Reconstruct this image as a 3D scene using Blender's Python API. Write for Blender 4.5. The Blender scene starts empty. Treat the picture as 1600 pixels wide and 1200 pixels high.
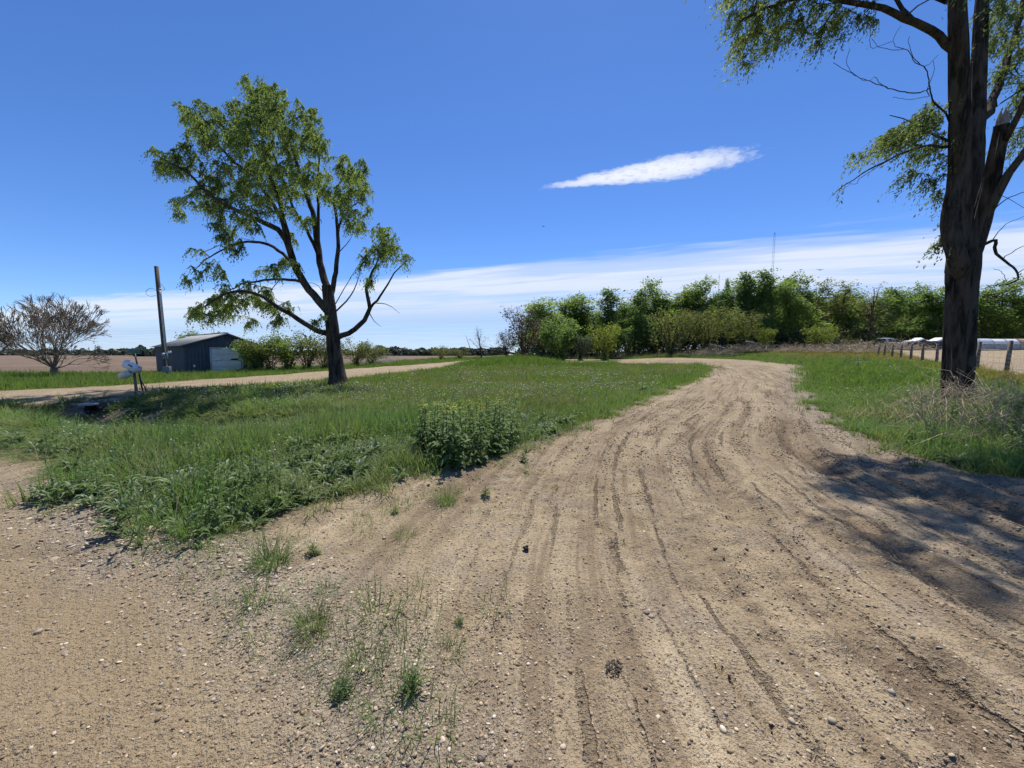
import bpy, math, random
import numpy as np
from mathutils import Vector, Matrix

SC = bpy.context.scene
COL = SC.collection
RNG = np.random.default_rng(7)
random.seed(7)

# ------------------------------------------------------------------ camera, sky, sun, exposure
F = 600.0                                   # focal length in pixels of a 1600 px wide frame
PITCH = math.atan(46 / F)
CAM = np.array([0.0, 0.0, 1.6])
cam_data = bpy.data.cameras.new('camera')
cam_data.sensor_width = 36.0
cam_data.lens = 36.0 * F / 1600
cam_data.clip_start = 0.05
cam_data.clip_end = 9000
cam = bpy.data.objects.new('camera', cam_data)
COL.objects.link(cam)
cam.location = CAM
cam.rotation_euler = (math.radians(90) - PITCH, 0, 0)
SC.camera = cam

SUN_AZ = math.radians(12)                   # clockwise from +Y
SUN_EL = math.radians(62)
SUN_DIR = Vector((math.sin(SUN_AZ) * math.cos(SUN_EL), math.cos(SUN_AZ) * math.cos(SUN_EL), math.sin(SUN_EL)))
sun = bpy.data.lights.new('sun', 'SUN')
sun.energy = 5.0
sun.angle = math.radians(0.53)
sun.color = (1.0, 0.955, 0.88)
sun_o = bpy.data.objects.new('sun', sun)
COL.objects.link(sun_o)
sun_o.rotation_euler = SUN_DIR.to_track_quat('Z', 'Y').to_euler()
sun_o.location = (20, 50, 80)

vs = SC.view_settings
vs.view_transform = 'Standard'
vs.look = 'None'
vs.gamma = 1.0
vs.exposure = 0.3
SC.cycles.max_bounces = 5
SC.cycles.diffuse_bounces = 2
SC.cycles.use_adaptive_sampling = True
SC.cycles.adaptive_threshold = 0.02
SC.cycles.transmission_bounces = 4
SC.cycles.transparent_max_bounces = 4
SC.cycles.caustics_reflective = False
SC.cycles.caustics_refractive = False
SC.cycles.use_denoising = True


class N:
    """small helper for node trees"""
    def __init__(self, nt):
        self.nt = nt
    def new(self, t, **kw):
        n = self.nt.nodes.new(t)
        for k, v in kw.items():
            setattr(n, k, v)
        return n
    def put(self, sock, v):
        if hasattr(v, 'links') and hasattr(v, 'is_output'):
            self.nt.links.new(v, sock)
        else:
            sock.default_value = v
    def math(self, op, a, b=0.0, c=0.0, clamp=False):
        n = self.new('ShaderNodeMath', operation=op, use_clamp=clamp)
        for i, v in enumerate((a, b, c)):
            self.put(n.inputs[i], v)
        return n.outputs[0]
    def vmath(self, op, a, b=(0, 0, 0), scale=None):
        n = self.new('ShaderNodeVectorMath', operation=op)
        self.put(n.inputs[0], a)
        self.put(n.inputs[1], b)
        if scale is not None:
            self.put(n.inputs['Scale'], scale)
        return n.outputs['Value'] if op in ('DOT_PRODUCT', 'LENGTH') else n.outputs[0]
    def ramp(self, f, lo, hi, a=0.0, b=1.0):
        n = self.new('ShaderNodeMapRange', interpolation_type='SMOOTHSTEP')
        for i, v in enumerate((f, lo, hi, a, b)):
            self.put(n.inputs[i], v)
        return n.outputs[0]
    def mix(self, f, a, b, blend='MIX'):
        n = self.new('ShaderNodeMix', data_type='RGBA', blend_type=blend)
        self.put(n.inputs[0], f)
        for i, v in ((6, a), (7, b)):
            if isinstance(v, tuple) and len(v) == 3:
                v = v + (1,)
            self.put(n.inputs[i], v)
        return n.outputs[2]
    def noise(self, vec, scale, detail=3.0, rough=0.55, out=0, dist=0.0):
        n = self.new('ShaderNodeTexNoise')
        if vec is not None:
            self.put(n.inputs['Vector'], vec)
        n.inputs['Scale'].default_value = scale
        n.inputs['Detail'].default_value = detail
        n.inputs['Roughness'].default_value = rough
        n.inputs['Distortion'].default_value = dist
        return n.outputs[out]
    def voro(self, vec, scale, feature='F1', out=0, rand=1.0):
        n = self.new('ShaderNodeTexVoronoi', feature=feature)
        self.put(n.inputs['Vector'], vec)
        n.inputs['Scale'].default_value = scale
        n.inputs['Randomness'].default_value = rand
        return n.outputs[out]
    def attr(self, name, out='Fac'):
        n = self.new('ShaderNodeAttribute', attribute_name=name)
        return n.outputs[out]


world = bpy.data.worlds.new('World')
SC.world = world
world.use_nodes = True
wn = N(world.node_tree)
bg = world.node_tree.nodes['Background']
sky = wn.new('ShaderNodeTexSky', sky_type='NISHITA')
sky.sun_disc = False
sky.sun_elevation = SUN_EL
sky.sun_rotation = SUN_AZ
sky.altitude = 500
sky.air_density = 0.85
sky.dust_density = 0.12
sky.ozone_density = 4.0
tc = wn.new('ShaderNodeTexCoord')
dirv = wn.vmath('NORMALIZE', tc.outputs['Generated'])
sep = wn.new('ShaderNodeSeparateXYZ')
wn.put(sep.inputs[0], dirv)
zc = wn.math('MAXIMUM', sep.outputs[2], 0.012)
cpl = wn.new('ShaderNodeCombineXYZ')        # where the line of sight meets the cloud layer
wn.put(cpl.inputs[0], wn.math('DIVIDE', sep.outputs[0], zc))
wn.put(cpl.inputs[1], wn.math('DIVIDE', sep.outputs[1], zc))
P = cpl.outputs[0]
# high sheet of streaky cloud beyond a front
nrm = (0.336, 0.942, 0.0)
tan = (0.942, -0.336, 0.0)
a_n = wn.vmath('DOT_PRODUCT', P, nrm)
a_t = wn.vmath('DOT_PRODUCT', P, tan)
cs = wn.new('ShaderNodeCombineXYZ')
wn.put(cs.inputs[0], wn.math('MULTIPLY', a_t, 0.22))
wn.put(cs.inputs[1], a_n)
wob = wn.noise(cs.outputs[0], 0.8, 5, 0.66)
streak = wn.noise(cs.outputs[0], 1.25, 6, 0.62, dist=0.4)
front = wn.math('ADD', a_n, wn.math('MULTIPLY', wn.math('SUBTRACT', wob, 0.5), 2.8))
veil = wn.ramp(front, 3.85, 4.6)
thick = wn.ramp(streak, 0.36, 0.58, 0.55, 1.0)
far_thin = wn.ramp(a_n, 5.0, 14.0, 1.0, 0.85)
veil = wn.math('MULTIPLY', wn.math('MULTIPLY', veil, thick), far_thin)
# one small wisp
rel = wn.vmath('SUBTRACT', P, (0.71, 2.20, 0.0))
wt = wn.vmath('DOT_PRODUCT', rel, (0.935, -0.355, 0.0))
wv = wn.vmath('DOT_PRODUCT', rel, (0.355, 0.935, 0.0))
nz = wn.noise(P, 5.0, 6, 0.62)
nz2 = wn.noise(P, 16.0, 5, 0.65)
wv = wn.math('ADD', wv, wn.math('MULTIPLY', wn.math('SUBTRACT', nz, 0.5), 0.16))
halfw = wn.ramp(wt, -0.62, 0.30, 0.05, 0.15)
q1 = wn.math('POWER', wn.math('DIVIDE', wn.math('ABSOLUTE', wt), 0.53), 2.6)
q2 = wn.math('POWER', wn.math('DIVIDE', wn.math('ABSOLUTE', wv), halfw), 2.0)
q = wn.math('ADD', wn.math('ADD', q1, q2), wn.math('MULTIPLY', wn.math('SUBTRACT', nz2, 0.5), 2.2))
wisp = wn.math('MULTIPLY', wn.ramp(q, 1.35, 0.05), wn.ramp(sep.outputs[2], 0.0, 0.1))
wisp = wn.math('MULTIPLY', wisp, wn.ramp(nz2, 0.3, 0.6, 0.62, 0.96))
hs = wn.new('ShaderNodeHueSaturation')
hs.inputs['Saturation'].default_value = 1.14
hs.inputs['Value'].default_value = 0.97
wn.put(hs.inputs['Color'], sky.outputs[0])
skyc = wn.mix(1.0, hs.outputs[0], (0.86, 0.95, 1.17), 'MULTIPLY')
cloud_c = wn.mix(wn.ramp(a_n, 4.5, 11.0), (5.9, 6.3, 6.9, 1), (3.5, 4.4, 6.1, 1))
skyc = wn.mix(wn.math('MULTIPLY', veil, 0.88), skyc, cloud_c)
skyc = wn.mix(wisp, skyc, (6.9, 7.1, 7.5, 1))
wn.put(bg.inputs[0], skyc)
bg.inputs[1].default_value = 0.115
world.cycles.sampling_method = 'MANUAL'
world.cycles.sample_map_resolution = 512

# ------------------------------------------------------------------ numeric helpers
_T = np.random.default_rng(11).random((256, 256))
def vnoise(x, y, s=0):
    x = np.asarray(x, float) + s * 17.31; y = np.asarray(y, float) + s * 9.77
    xi = np.floor(x).astype(int); yi = np.floor(y).astype(int)
    fx = x - xi; fy = y - yi
    fx = fx * fx * (3 - 2 * fx); fy = fy * fy * (3 - 2 * fy)
    a = _T[xi & 255, yi & 255]; b = _T[(xi + 1) & 255, yi & 255]
    c = _T[xi & 255, (yi + 1) & 255]; d = _T[(xi + 1) & 255, (yi + 1) & 255]
    return (a * (1 - fx) + b * fx) * (1 - fy) + (c * (1 - fx) + d * fx) * fy
def fbm(x, y, s=0, o=4, g=0.5):
    t = 0; amp = 1; tot = 0
    for k in range(o):
        t = t + amp * vnoise(np.asarray(x) * 2 ** k, np.asarray(y) * 2 ** k, s + k * 3)
        tot += amp; amp *= g
    return t / tot
def ss(a, b, x):
    t = np.clip((np.asarray(x, float) - a) / (b - a), 0, 1)
    return t * t * (3 - 2 * t)
def sdist(poly, X, Y):
    """signed distance to a closed polygon, positive inside"""
    P_ = np.asarray(poly, float); X = np.asarray(X, float); Y = np.asarray(Y, float)
    d = np.full(X.shape, 1e9); ins = np.zeros(X.shape, bool)
    for (x0, y0), (x1, y1) in zip(P_, np.roll(P_, -1, 0)):
        ex, ey = x1 - x0, y1 - y0
        t = np.clip(((X - x0) * ex + (Y - y0) * ey) / (ex * ex + ey * ey + 1e-12), 0, 1)
        d = np.minimum(d, (X - x0 - t * ex) ** 2 + (Y - y0 - t * ey) ** 2)
        c = (y0 > Y) != (y1 > Y)
        with np.errstate(divide='ignore', invalid='ignore'):
            ins ^= c & (X < (x1 - x0) * (Y - y0) / (y1 - y0 + 1e-12) + x0)
    d = np.sqrt(d)
    return np.where(ins, d, -d)
def line_uv(line, X, Y):
    """signed offset (right positive) from a polyline, and distance along it"""
    L = np.asarray(line, float); X = np.asarray(X, float); Y = np.asarray(Y, float)
    best = np.full(X.shape, 1e9); u = np.zeros(X.shape); s = np.zeros(X.shape); acc = 0.0
    for (x0, y0), (x1, y1) in zip(L[:-1], L[1:]):
        ex, ey = x1 - x0, y1 - y0; ln = math.hypot(ex, ey)
        t = np.clip(((X - x0) * ex + (Y - y0) * ey) / (ln * ln), 0, 1)
        dx = X - x0 - t * ex; dy = Y - y0 - t * ey; dd = dx * dx + dy * dy
        m = dd < best
        sg = np.sign(ey * dx - ex * dy)
        u = np.where(m, sg * np.sqrt(dd), u); s = np.where(m, acc + t * ln, s)
        best = np.minimum(best, dd); acc += ln
    return u, s
def smooth_line(pts, n=8):
    p = np.asarray(pts, float); p = np.vstack([2 * p[0] - p[1], p, 2 * p[-1] - p[-2]]); out = []
    for i in range(1, len(p) - 2):
        for t in np.arange(n) / n:
            a, b, c, d = p[i - 1:i + 3]
            out.append(0.5 * (2 * b + (c - a) * t + (2 * a - 5 * b + 4 * c - d) * t * t + (3 * b - a - 3 * c + d) * t ** 3))
    out.append(p[-2])
    return np.array(out)

# ------------------------------------------------------------------ lie of the land
DITCH = smooth_line([(-19, 12.6), (-15.5, 12.6), (-12.5, 11.6), (-9.5, 10.2), (-6.5, 9.6), (-4, 10.2)], 5)
def z_base(X, Y):
    X = np.asarray(X, float); Y = np.asarray(Y, float)
    z = 0.95 * ss(14, 58, Y) * ss(-30, -6, X)
    xe = np.interp(Y, [0, 4.9, 7, 10, 17, 40], [6.6, 6.5, 6.7, 8.3, 13.2, 28])
    z = z + 0.42 * ss(0.0, 4.5, X - xe) * ss(1, 7, Y)
    z = z + 0.36 * ss(11, 22, Y) * ss(14, 22, X)
    z = z + 0.9 * ss(32, 75, Y) * ss(18, 42, X)
    z = z + 0.45 * np.exp(-((X - 1.5) / 5.0) ** 2 - ((Y - 40) / 6.0) ** 2)
    m = (X > -24) & (X < 0) & (Y > 4) & (Y < 20)
    if np.any(m):
        u, s = line_uv(DITCH, np.where(m, X, 0), np.where(m, Y, 0))
        depth = 0.75 * ss(17.5, 9, s) * ss(-0.5, 4.2, s)
        z = z - np.where(m, depth * np.exp(-(u / 1.15) ** 2), 0)
    z = z + (fbm(X * .12, Y * .12, 3, 3) - .5) * .25 * ss(14, 40, np.hypot(X, Y))
    return z
def ray(px, py):
    u = (px - 800) / F; v = (600 - py) / F
    return np.array([u, math.cos(PITCH) + v * math.sin(PITCH), v * math.cos(PITCH) - math.sin(PITCH)])
def at(px, py, Y):
    d = ray(px, py)
    return CAM + d * (Y / d[1])
_TS = np.geomspace(1.0, 900, 2600)
def gp(px, py):
    """where the ground lies under a point seen from where the photographer stood"""
    d = ray(px, py)
    pts = CAM + d * _TS[:, None]
    below = pts[:, 2] < z_base(pts[:, 0], pts[:, 1])
    i = int(np.argmax(below)) if below.any() else len(_TS) - 1
    return pts[i, :2]
def gpl(pp):
    return [tuple(gp(*p)) for p in pp]

ISLAND = gpl([(0, 700), (80, 742), (150, 792), (210, 832), (330, 846), (420, 812), (500, 795), (600, 768), (650, 752), (760, 722),
              (850, 690), (900, 666), (960, 643), (1030, 614), (1080, 595), (1108, 581), (1112, 575), (1095, 570), (1040, 568), (960, 568), (880, 567)])
ISLAND += [(-3.0, 56.5)] + gpl([(735, 566), (700, 574), (600, 587), (500, 597), (400, 605), (250, 613), (130, 623), (0, 634)]) + [(-19.2, 10.6), (-14.5, 9.6)]
ROAD_N = gpl([(0, 611), (130, 605), (250, 598), (400, 588), (520, 578), (600, 573), (700, 566), (752, 561)])
ROAD = [(-24, 5), (-30, 6)] + ROAD_N + [(-5.5, 62), (-3.0, 62)] + gpl([(735, 566), (700, 574), (600, 587), (500, 597), (400, 605), (250, 613), (130, 623), (0, 634)]) + [(-19.2, 10.6)]
RV_EDGE = gpl([(1600, 752), (1500, 740), (1430, 716), (1370, 690), (1320, 664), (1285, 640), (1262, 612), (1254, 588), (1258, 570)])
RVERGE = [(9.0, -3), (8.0, 3)] + RV_EDGE + [(24, 38), (30, 60), (90, 60), (90, -3)]
DRIVE_END = [(-3.0, 56.5), (-5.5, 62), (6, 60), (18, 53), (24, 44), (24, 38)]
DRIVE = [(-60, -30)] + [(-45, 20), (-30, 12.6), (-19.2, 10.6), (-14.5, 9.6)] + ISLAND[:21] + DRIVE_END + RV_EDGE[::-1] + [(8, 3), (9, -3), (9, -30)]
LOT = [tuple(gp(1600, 590)), tuple(gp(1530, 576)), tuple(gp(1440, 562)), (50, 50), (56, 72), (140, 80), (140, 10), (40, 12)]
TRACK = smooth_line([(2.3, -12), (2.05, -3), (1.98, 1.6), (2.16, 3.2), (2.67, 5.2), (3.7, 7.6), (6.1, 11.2), (9.4, 16.5), (13.5, 23), (17, 31), (17.5, 38), (14.5, 45), (7, 52), (-2, 58)], 5)
RIDGE = [(-40, 17), (-16.5, 10.0)] + gpl([(0, 716), (80, 758), (150, 810), (210, 850), (330, 868), (430, 930), (520, 1000), (600, 1080), (660, 1195)]) + [(-0.2, 0.3), (0, -3)]

def masks(X, Y):
    X = np.asarray(X, float); Y = np.asarray(Y, float)
    di = sdist(ISLAND, X, Y); dr = sdist(RVERGE, X, Y); ddr = sdist(DRIVE, X, Y); dro = sdist(ROAD, X, Y); dl = sdist(LOT, X, Y)
    r = np.hypot(X, Y)
    wob = (fbm(X * 1.7, Y * 1.7, 21, 3) - .5) * np.clip(r * .06, .35, 1.0) * 1.3 + (fbm(X * 7, Y * 7, 22, 2) - .5) * .25
    bare = np.maximum(np.maximum(ddr, dro), dl)              # > 0 on dirt
    bare = np.where((di > 0), -np.abs(di), bare)
    bare = np.where((dr > 0) & (dl < 0), -np.abs(dr), bare)
    grass = ss(-.34, .42, -bare + wob * 1.25)
    # ploughed field north and west of the far road
    nf = sdist([(-300, 30), (-60, 30.5), (-34, 33), (-28, 40), (-16, 50), (-9, 66), (-6, 90), (-10, 2900), (-2900, 2900), (-2900, 40)], X, Y)
    field = ss(-1, 1, nf + (fbm(X * .2, Y * .2, 5, 3) - .5) * 4)
    return grass, field, bare, dict(di=di, dr=dr, ddr=ddr, dro=dro, dl=dl)

# wheel tracks: offsets from TRACK (metres), width, depth
WHEELS = [(0.0, .15, .075), (1.62, .17, .085), (-.62, .12, .036), (.95, .14, .045), (-1.45, .14, .038), (2.5, .15, .05), (-2.3, .14, .034), (3.15, .16, .04), (.45, .09, .024), (-1.05, .09, .02), (2.05, .1, .024), (-3.1, .16, .025)]
TURN = smooth_line([(-9, 3.6), (-5, 1.9), (-2.2, 2.2), (0.1, 3.6), (1.6, 6.4), (4.4, 11), (8, 17)], 5)      # tracks that swing in from the road
def surface(X, Y, full=False):
    X = np.asarray(X, float); Y = np.asarray(Y, float)
    z = z_base(X, Y)
    grass, field, bare, D = masks(X, Y)
    r = np.hypot(X, Y)
    dirt = 1 - grass
    u, s = line_uv(TRACK, X, Y)
    rut_dark = np.zeros(X.shape)  # darker soil tone in the wheel ruts, on their rims and along the crack
    near = ss(45, 18, r)
    for k, (o, w, dep) in enumerate(WHEELS):
        uu = u - o + (vnoise(s * .35, s * 0 + k * 5.3, 40) - .5) * .5 * np.clip(abs(o), .3, 1)
        live = ss(.36, .62, vnoise(s * .55, s * 0 + k * 3.1, 41)) * .75 + .25
        g = np.exp(-(uu / w) ** 2) * live
        rim = np.exp(-((np.abs(uu) - 1.75 * w) / (.6 * w)) ** 2) * live
        rough = vnoise(X * 9, Y * 9, 50 + k)
        z = z + dirt * near * dep * (-g + .62 * rim * (.35 + 1.3 * rough))
        if k < 4:                                               # tread lugs pressed into the deeper tracks
            lug = np.sin(s * 2 * np.pi / .13 + uu * 9) * .5 + .5
            z = z + dirt * ss(14, 5, r) * g * .011 * lug
        rut_dark = np.maximum(rut_dark, np.clip(.8 * g + .9 * rim * rough, 0, 1) * (dep / .06) * (.45 + .7 * vnoise(X * 2.2, Y * 2.2, 60)))
    u2, s2 = line_uv(TURN, X, Y)
    for k, (o, w, dep) in enumerate([(0, .13, .016), (-.5, .1, .012), (.9, .14, .016), (1.5, .12, .015), (-1.2, .12, .012)]):
        uu = u2 - o + (vnoise(s2 * .4, s2 * 0 + k * 4.7, 44) - .5) * .4
        live = ss(.4, .65, vnoise(s2 * .6, s2 * 0 + k * 2.9, 45))
        g = np.exp(-(uu / w) ** 2) * live
        z = z + dirt * dep * (-g + .6 * np.exp(-((np.abs(uu) - 1.7 * w) / (.6 * w)) ** 2) * live)
        rut_dark = np.maximum(rut_dark, g * .4)
    ur, sr = line_uv(RIDGE, X, Y)
    ridge = np.exp(-(ur / .38) ** 2) * ss(9, 5, r)
    gravel = np.clip(ridge * 1.1, 0, 1)
    rs, _ = line_uv(RV_EDGE, X, Y)
    gravel = np.maximum(gravel, ss(1.6, .2, np.abs(rs)) * (r > 7) * dirt)
    z = z + .035 * ridge * (.5 + fbm(X * 3, Y * 3, 62, 3))
    lip = ss(.5, 0, np.abs(bare)) * (r < 14)
    z = z + .02 * lip
    # crumbly ground
    amp = dirt * (.35 + 1.2 * ss(.42, .62, fbm(X * .8, Y * .8, 70, 3)))
    amp = amp * np.where(D['di'] > -99, 1, 1)
    leftroad = ss(.0, .7, ur + (fbm(X * 1.5, Y * 1.5, 75, 3) - .5) * .6) * (r < 60)
    amp = amp * (1 - .55 * leftroad)
    z = z + near * amp * ((fbm(X * 5, Y * 5, 71, 3) - .5) * .050 + (fbm(X * 14, Y * 14, 72, 2) - .5) * .034)
    z = z + grass * near * (fbm(X * 2.5, Y * 2.5, 73, 3) - .5) * .08
    # a short crack with a raised lip beside the near track
    uc, sc_ = line_uv(CRACK, X, Y)
    cr = (np.hypot(X - 1.2, Y - 1.85) < .75)
    crk = np.exp(-((uc + (vnoise(sc_ * 14, sc_ * 0, 80) - .5) * .05) / .016) ** 2) * cr * ss(0, .06, sc_) * ss(.80, .70, sc_)
    z = z - crk * .045 + cr * np.exp(-((uc - .05) / .04) ** 2) * .014
    rut_dark = np.maximum(rut_dark, crk * .8)
    if full:
        return z, grass, field, np.clip(rut_dark * dirt, 0, 1), gravel, D, leftroad, bare, u, s
    return z
CRACK = gpl([(1115, 1030), (1150, 1075), (1185, 1115), (1212, 1152)])
def zt(x, y):
    return float(surface(np.array([x], float), np.array([y], float))[0])

# ------------------------------------------------------------------ object helpers
def link(o, parent=None, label=None, cat=None, group=None, kind=None):
    COL.objects.link(o)
    if parent is not None:
        o.parent = parent
    for k, v in (('label', label), ('category', cat), ('group', group), ('kind', kind)):
        if v:
            o[k] = v
    return o
def mesh_np(name, V, faces, mats, smooth=False, attrs=None, fmat=None):
    """faces: list of int arrays (n, k)"""
    V = np.asarray(V, np.float32)
    me = bpy.data.meshes.new(name)
    me.vertices.add(len(V)); me.vertices.foreach_set('co', V.ravel())
    fl = [np.asarray(f, np.int32) for f in faces if len(f)]
    loops = np.concatenate([f.ravel() for f in fl]); cnt = np.concatenate([np.full(len(f), f.shape[1], np.int32) for f in fl])
    me.loops.add(len(loops)); me.loops.foreach_set('vertex_index', loops)
    me.polygons.add(len(cnt))
    me.polygons.foreach_set('loop_start', np.concatenate([[0], np.cumsum(cnt)[:-1]]).astype(np.int32))
    me.polygons.foreach_set('loop_total', cnt)
    if smooth:
        me.polygons.foreach_set('use_smooth', np.ones(len(cnt), bool))
    for m in (mats if isinstance(mats, (list, tuple)) else [mats]):
        me.materials.append(m)
    if fmat is not None:
        me.polygons.foreach_set('material_index', np.asarray(fmat, np.int32))
    me.update(calc_edges=True)
    for k, a in (attrs or {}).items():
        at_ = me.attributes.new(k, 'FLOAT', 'POINT')
        at_.data.foreach_set('value', np.asarray(a, np.float32))
    return me
def obj(name, me, parent=None, loc=None, **kw):
    o = bpy.data.objects.new(name, me)
    if loc is not None:
        o.location = loc
    return link(o, parent, **kw)
def empty(name, loc, **kw):
    o = bpy.data.objects.new(name, None)
    o.empty_display_size = .2
    o.location = loc
    return link(o, **kw)

class MB:
    """collects boxes, prisms and tubes into one mesh"""
    def __init__(self):
        self.v = []; self.f = {}; self.n = 0
    def add(self, V, Fs):
        V = np.asarray(V, float)
        for f in Fs:
            f = tuple(int(i) + self.n for i in f)
            self.f.setdefault(len(f), []).append(f)
        self.v.append(V); self.n += len(V)
        return self
    def box(self, c, s, rz=0.0, rx=0.0, taper=1.0, M=None):
        h = np.array(s) / 2
        V = np.array([(x * (taper if z > 0 else 1), y * (taper if z > 0 else 1), z) for x in (-1, 1) for y in (-1, 1) for z in (-1, 1)], float) * h
        R = np.array(Matrix.Rotation(rz, 3, 'Z') @ Matrix.Rotation(rx, 3, 'X')) if M is None else np.array(M)
        return self.add(V @ R.T + np.array(c), [(0, 1, 3, 2), (4, 6, 7, 5), (0, 4, 5, 1), (2, 3, 7, 6), (0, 2, 6, 4), (1, 5, 7, 3)])
    def tube(self, pts, rad, n=8, cap=True):
        P_ = np.asarray(pts, float); k = len(P_)
        rad = np.full(k, rad) if np.isscalar(rad) else np.asarray(rad, float)
        V, F_ = tube_arrays(P_, rad, n)
        F_ = [tuple(f) for f in F_]
        if cap:
            F_ += [tuple(range(n))[::-1], tuple(range((k - 1) * n, k * n))]
        return self.add(V, F_)
    def prism(self, poly, y0, y1, axis='y'):
        n = len(poly)
        mk = {'y': lambda a, b, t: (a, t, b), 'x': lambda a, b, t: (t, a, b), 'z': lambda a, b, t: (a, b, t)}[axis]
        V = [mk(a, b, y0) for a, b in poly] + [mk(a, b, y1) for a, b in poly]
        F_ = [tuple(range(n)), tuple(range(2 * n - 1, n - 1, -1))] + [(i, i + n, (i + 1) % n + n, (i + 1) % n) for i in range(n)]
        return self.add(V, F_)
    def mesh(self, name, mat, smooth=False):
        me = mesh_np(name, np.concatenate(self.v), [np.array(v) for v in self.f.values()], mat, smooth)
        me.validate()
        return me
    def build(self, name, mat, parent=None, loc=None, smooth=False, bevel=0.0, **kw):
        o = obj(name, self.mesh(name, mat, smooth), parent, loc, **kw)
        if bevel:
            b = o.modifiers.new('bevel', 'BEVEL'); b.width = bevel; b.segments = 2; b.limit_method = 'ANGLE'
        return o
def tube_arrays(P_, rad, n, noise=None):
    k = len(P_)
    T = np.gradient(P_, axis=0) if k > 1 else np.array([[0, 0, 1.]])
    T /= np.linalg.norm(T, axis=1)[:, None] + 1e-12
    ref = np.array([.31, .93, .2]) if abs(T[0][1]) < .8 else np.array([.95, .1, .3])
    A = np.cross(T[0], ref); A /= np.linalg.norm(A)
    ang = np.arange(n) * 2 * np.pi / n
    ca, sa = np.cos(ang), np.sin(ang)
    V = np.empty((k, n, 3))
    for i in range(k):
        A = A - T[i] * (A @ T[i]); A /= np.linalg.norm(A) + 1e-12
        B = np.cross(T[i], A)
        r = rad[i] if noise is None else rad[i] * noise[i][:, None]
        V[i] = P_[i] + r * (ca[:, None] * A + sa[:, None] * B)
    i = np.arange(k - 1)[:, None] * n; j = np.arange(n)[None]; j2 = (j + 1) % n
    Fq = np.stack([i + j, i + j2, i + n + j2, i + n + j], -1).reshape(-1, 4)
    return V.reshape(-1, 3), Fq

# ------------------------------------------------------------------ materials
def principled(name):
    m = bpy.data.materials.new(name); m.use_nodes = True
    b = m.node_tree.nodes['Principled BSDF']
    return m, N(m.node_tree), b
def flat_mat(name, c, rough=.6, metal=0.0, var=.18, scale=6.0, bump=0.0, dirt=None):
    """paint, metal, wood with uneven tone and a little dirt"""
    m, n, b = principled(name)
    tc_ = n.new('ShaderNodeTexCoord').outputs['Object']
    f = n.noise(tc_, scale, 5, .6)
    lo = tuple(x * (1 - var) for x in c); hi = tuple(min(1, x * (1 + var)) for x in c)
    col = n.mix(n.ramp(f, .3, .7), lo, hi)
    if dirt:
        g = n.noise(tc_, scale * .5, 6, .7)
        col = n.mix(n.ramp(g, .5, .72, 0, .7), col, dirt)
    n.put(b.inputs['Base Color'], col)
    b.inputs['Roughness'].default_value = rough; b.inputs['Metallic'].default_value = metal
    if bump:
        bp = n.new('ShaderNodeBump'); bp.inputs['Strength'].default_value = bump; bp.inputs['Distance'].default_value = .02
        n.put(bp.inputs['Height'], n.noise(tc_, scale * 4, 5, .65)); n.put(b.inputs['Normal'], bp.outputs[0])
    return m
def leaf_mat(name, dark, light, trans=.35, glow=(1.3, 1.4, .8), patch=None, pscale=.25, rough=.6):
    m, n, b = principled(name)
    oi = n.new('ShaderNodeObjectInfo')
    t = n.math('ADD', n.math('MULTIPLY', n.attr('tint'), .65), n.math('MULTIPLY', oi.outputs['Random'], .35))
    col = n.mix(t, dark, light)
    if patch:
        geo = n.new('ShaderNodeNewGeometry')
        f = n.noise(geo.outputs['Position'], pscale, 4, .6)
        col = n.mix(n.ramp(f, .44, .62, 0, .9), col, patch)
    n.put(b.inputs['Base Color'], col)
    b.inputs['Roughness'].default_value = rough
    b.inputs['Specular IOR Level'].default_value = .22
    tr = n.new('ShaderNodeBsdfTranslucent')
    n.put(tr.inputs[0], n.mix(1.0, col, glow, 'MULTIPLY'))
    mx = n.new('ShaderNodeMixShader'); mx.inputs[0].default_value = trans
    n.put(mx.inputs[1], b.outputs[0]); n.put(mx.inputs[2], tr.outputs[0])
    n.put(m.node_tree.nodes['Material Output'].inputs[0], mx.outputs[0])
    return m
def bark_mat(name, a, b_, scale=5.0, bump=.9):
    m, n, b = principled(name)
    tc_ = n.new('ShaderNodeTexCoord').outputs['Object']
    mp = n.new('ShaderNodeMapping'); mp.inputs['Scale'].default_value = (1, 1, .16); n.put(mp.inputs[0], tc_)
    f = n.noise(mp.outputs[0], scale * 2.4, 6, .65, dist=.6)
    f2 = n.noise(tc_, scale * .4, 4, .6)
    col = n.mix(n.ramp(f, .36, .62), a, b_)
    col = n.mix(n.math('MULTIPLY', n.ramp(f2, .45, .7), .4), col, tuple(x * 1.3 for x in b_))
    n.put(b.inputs['Base Color'], col); b.inputs['Roughness'].default_value = .92
    b.inputs['Specular IOR Level'].default_value = .15
    bp = n.new('ShaderNodeBump'); bp.inputs['Strength'].default_value = bump; bp.inputs['Distance'].default_value = .05
    n.put(bp.inputs['Height'], f); n.put(b.inputs['Normal'], bp.outputs[0])
    return m

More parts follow.
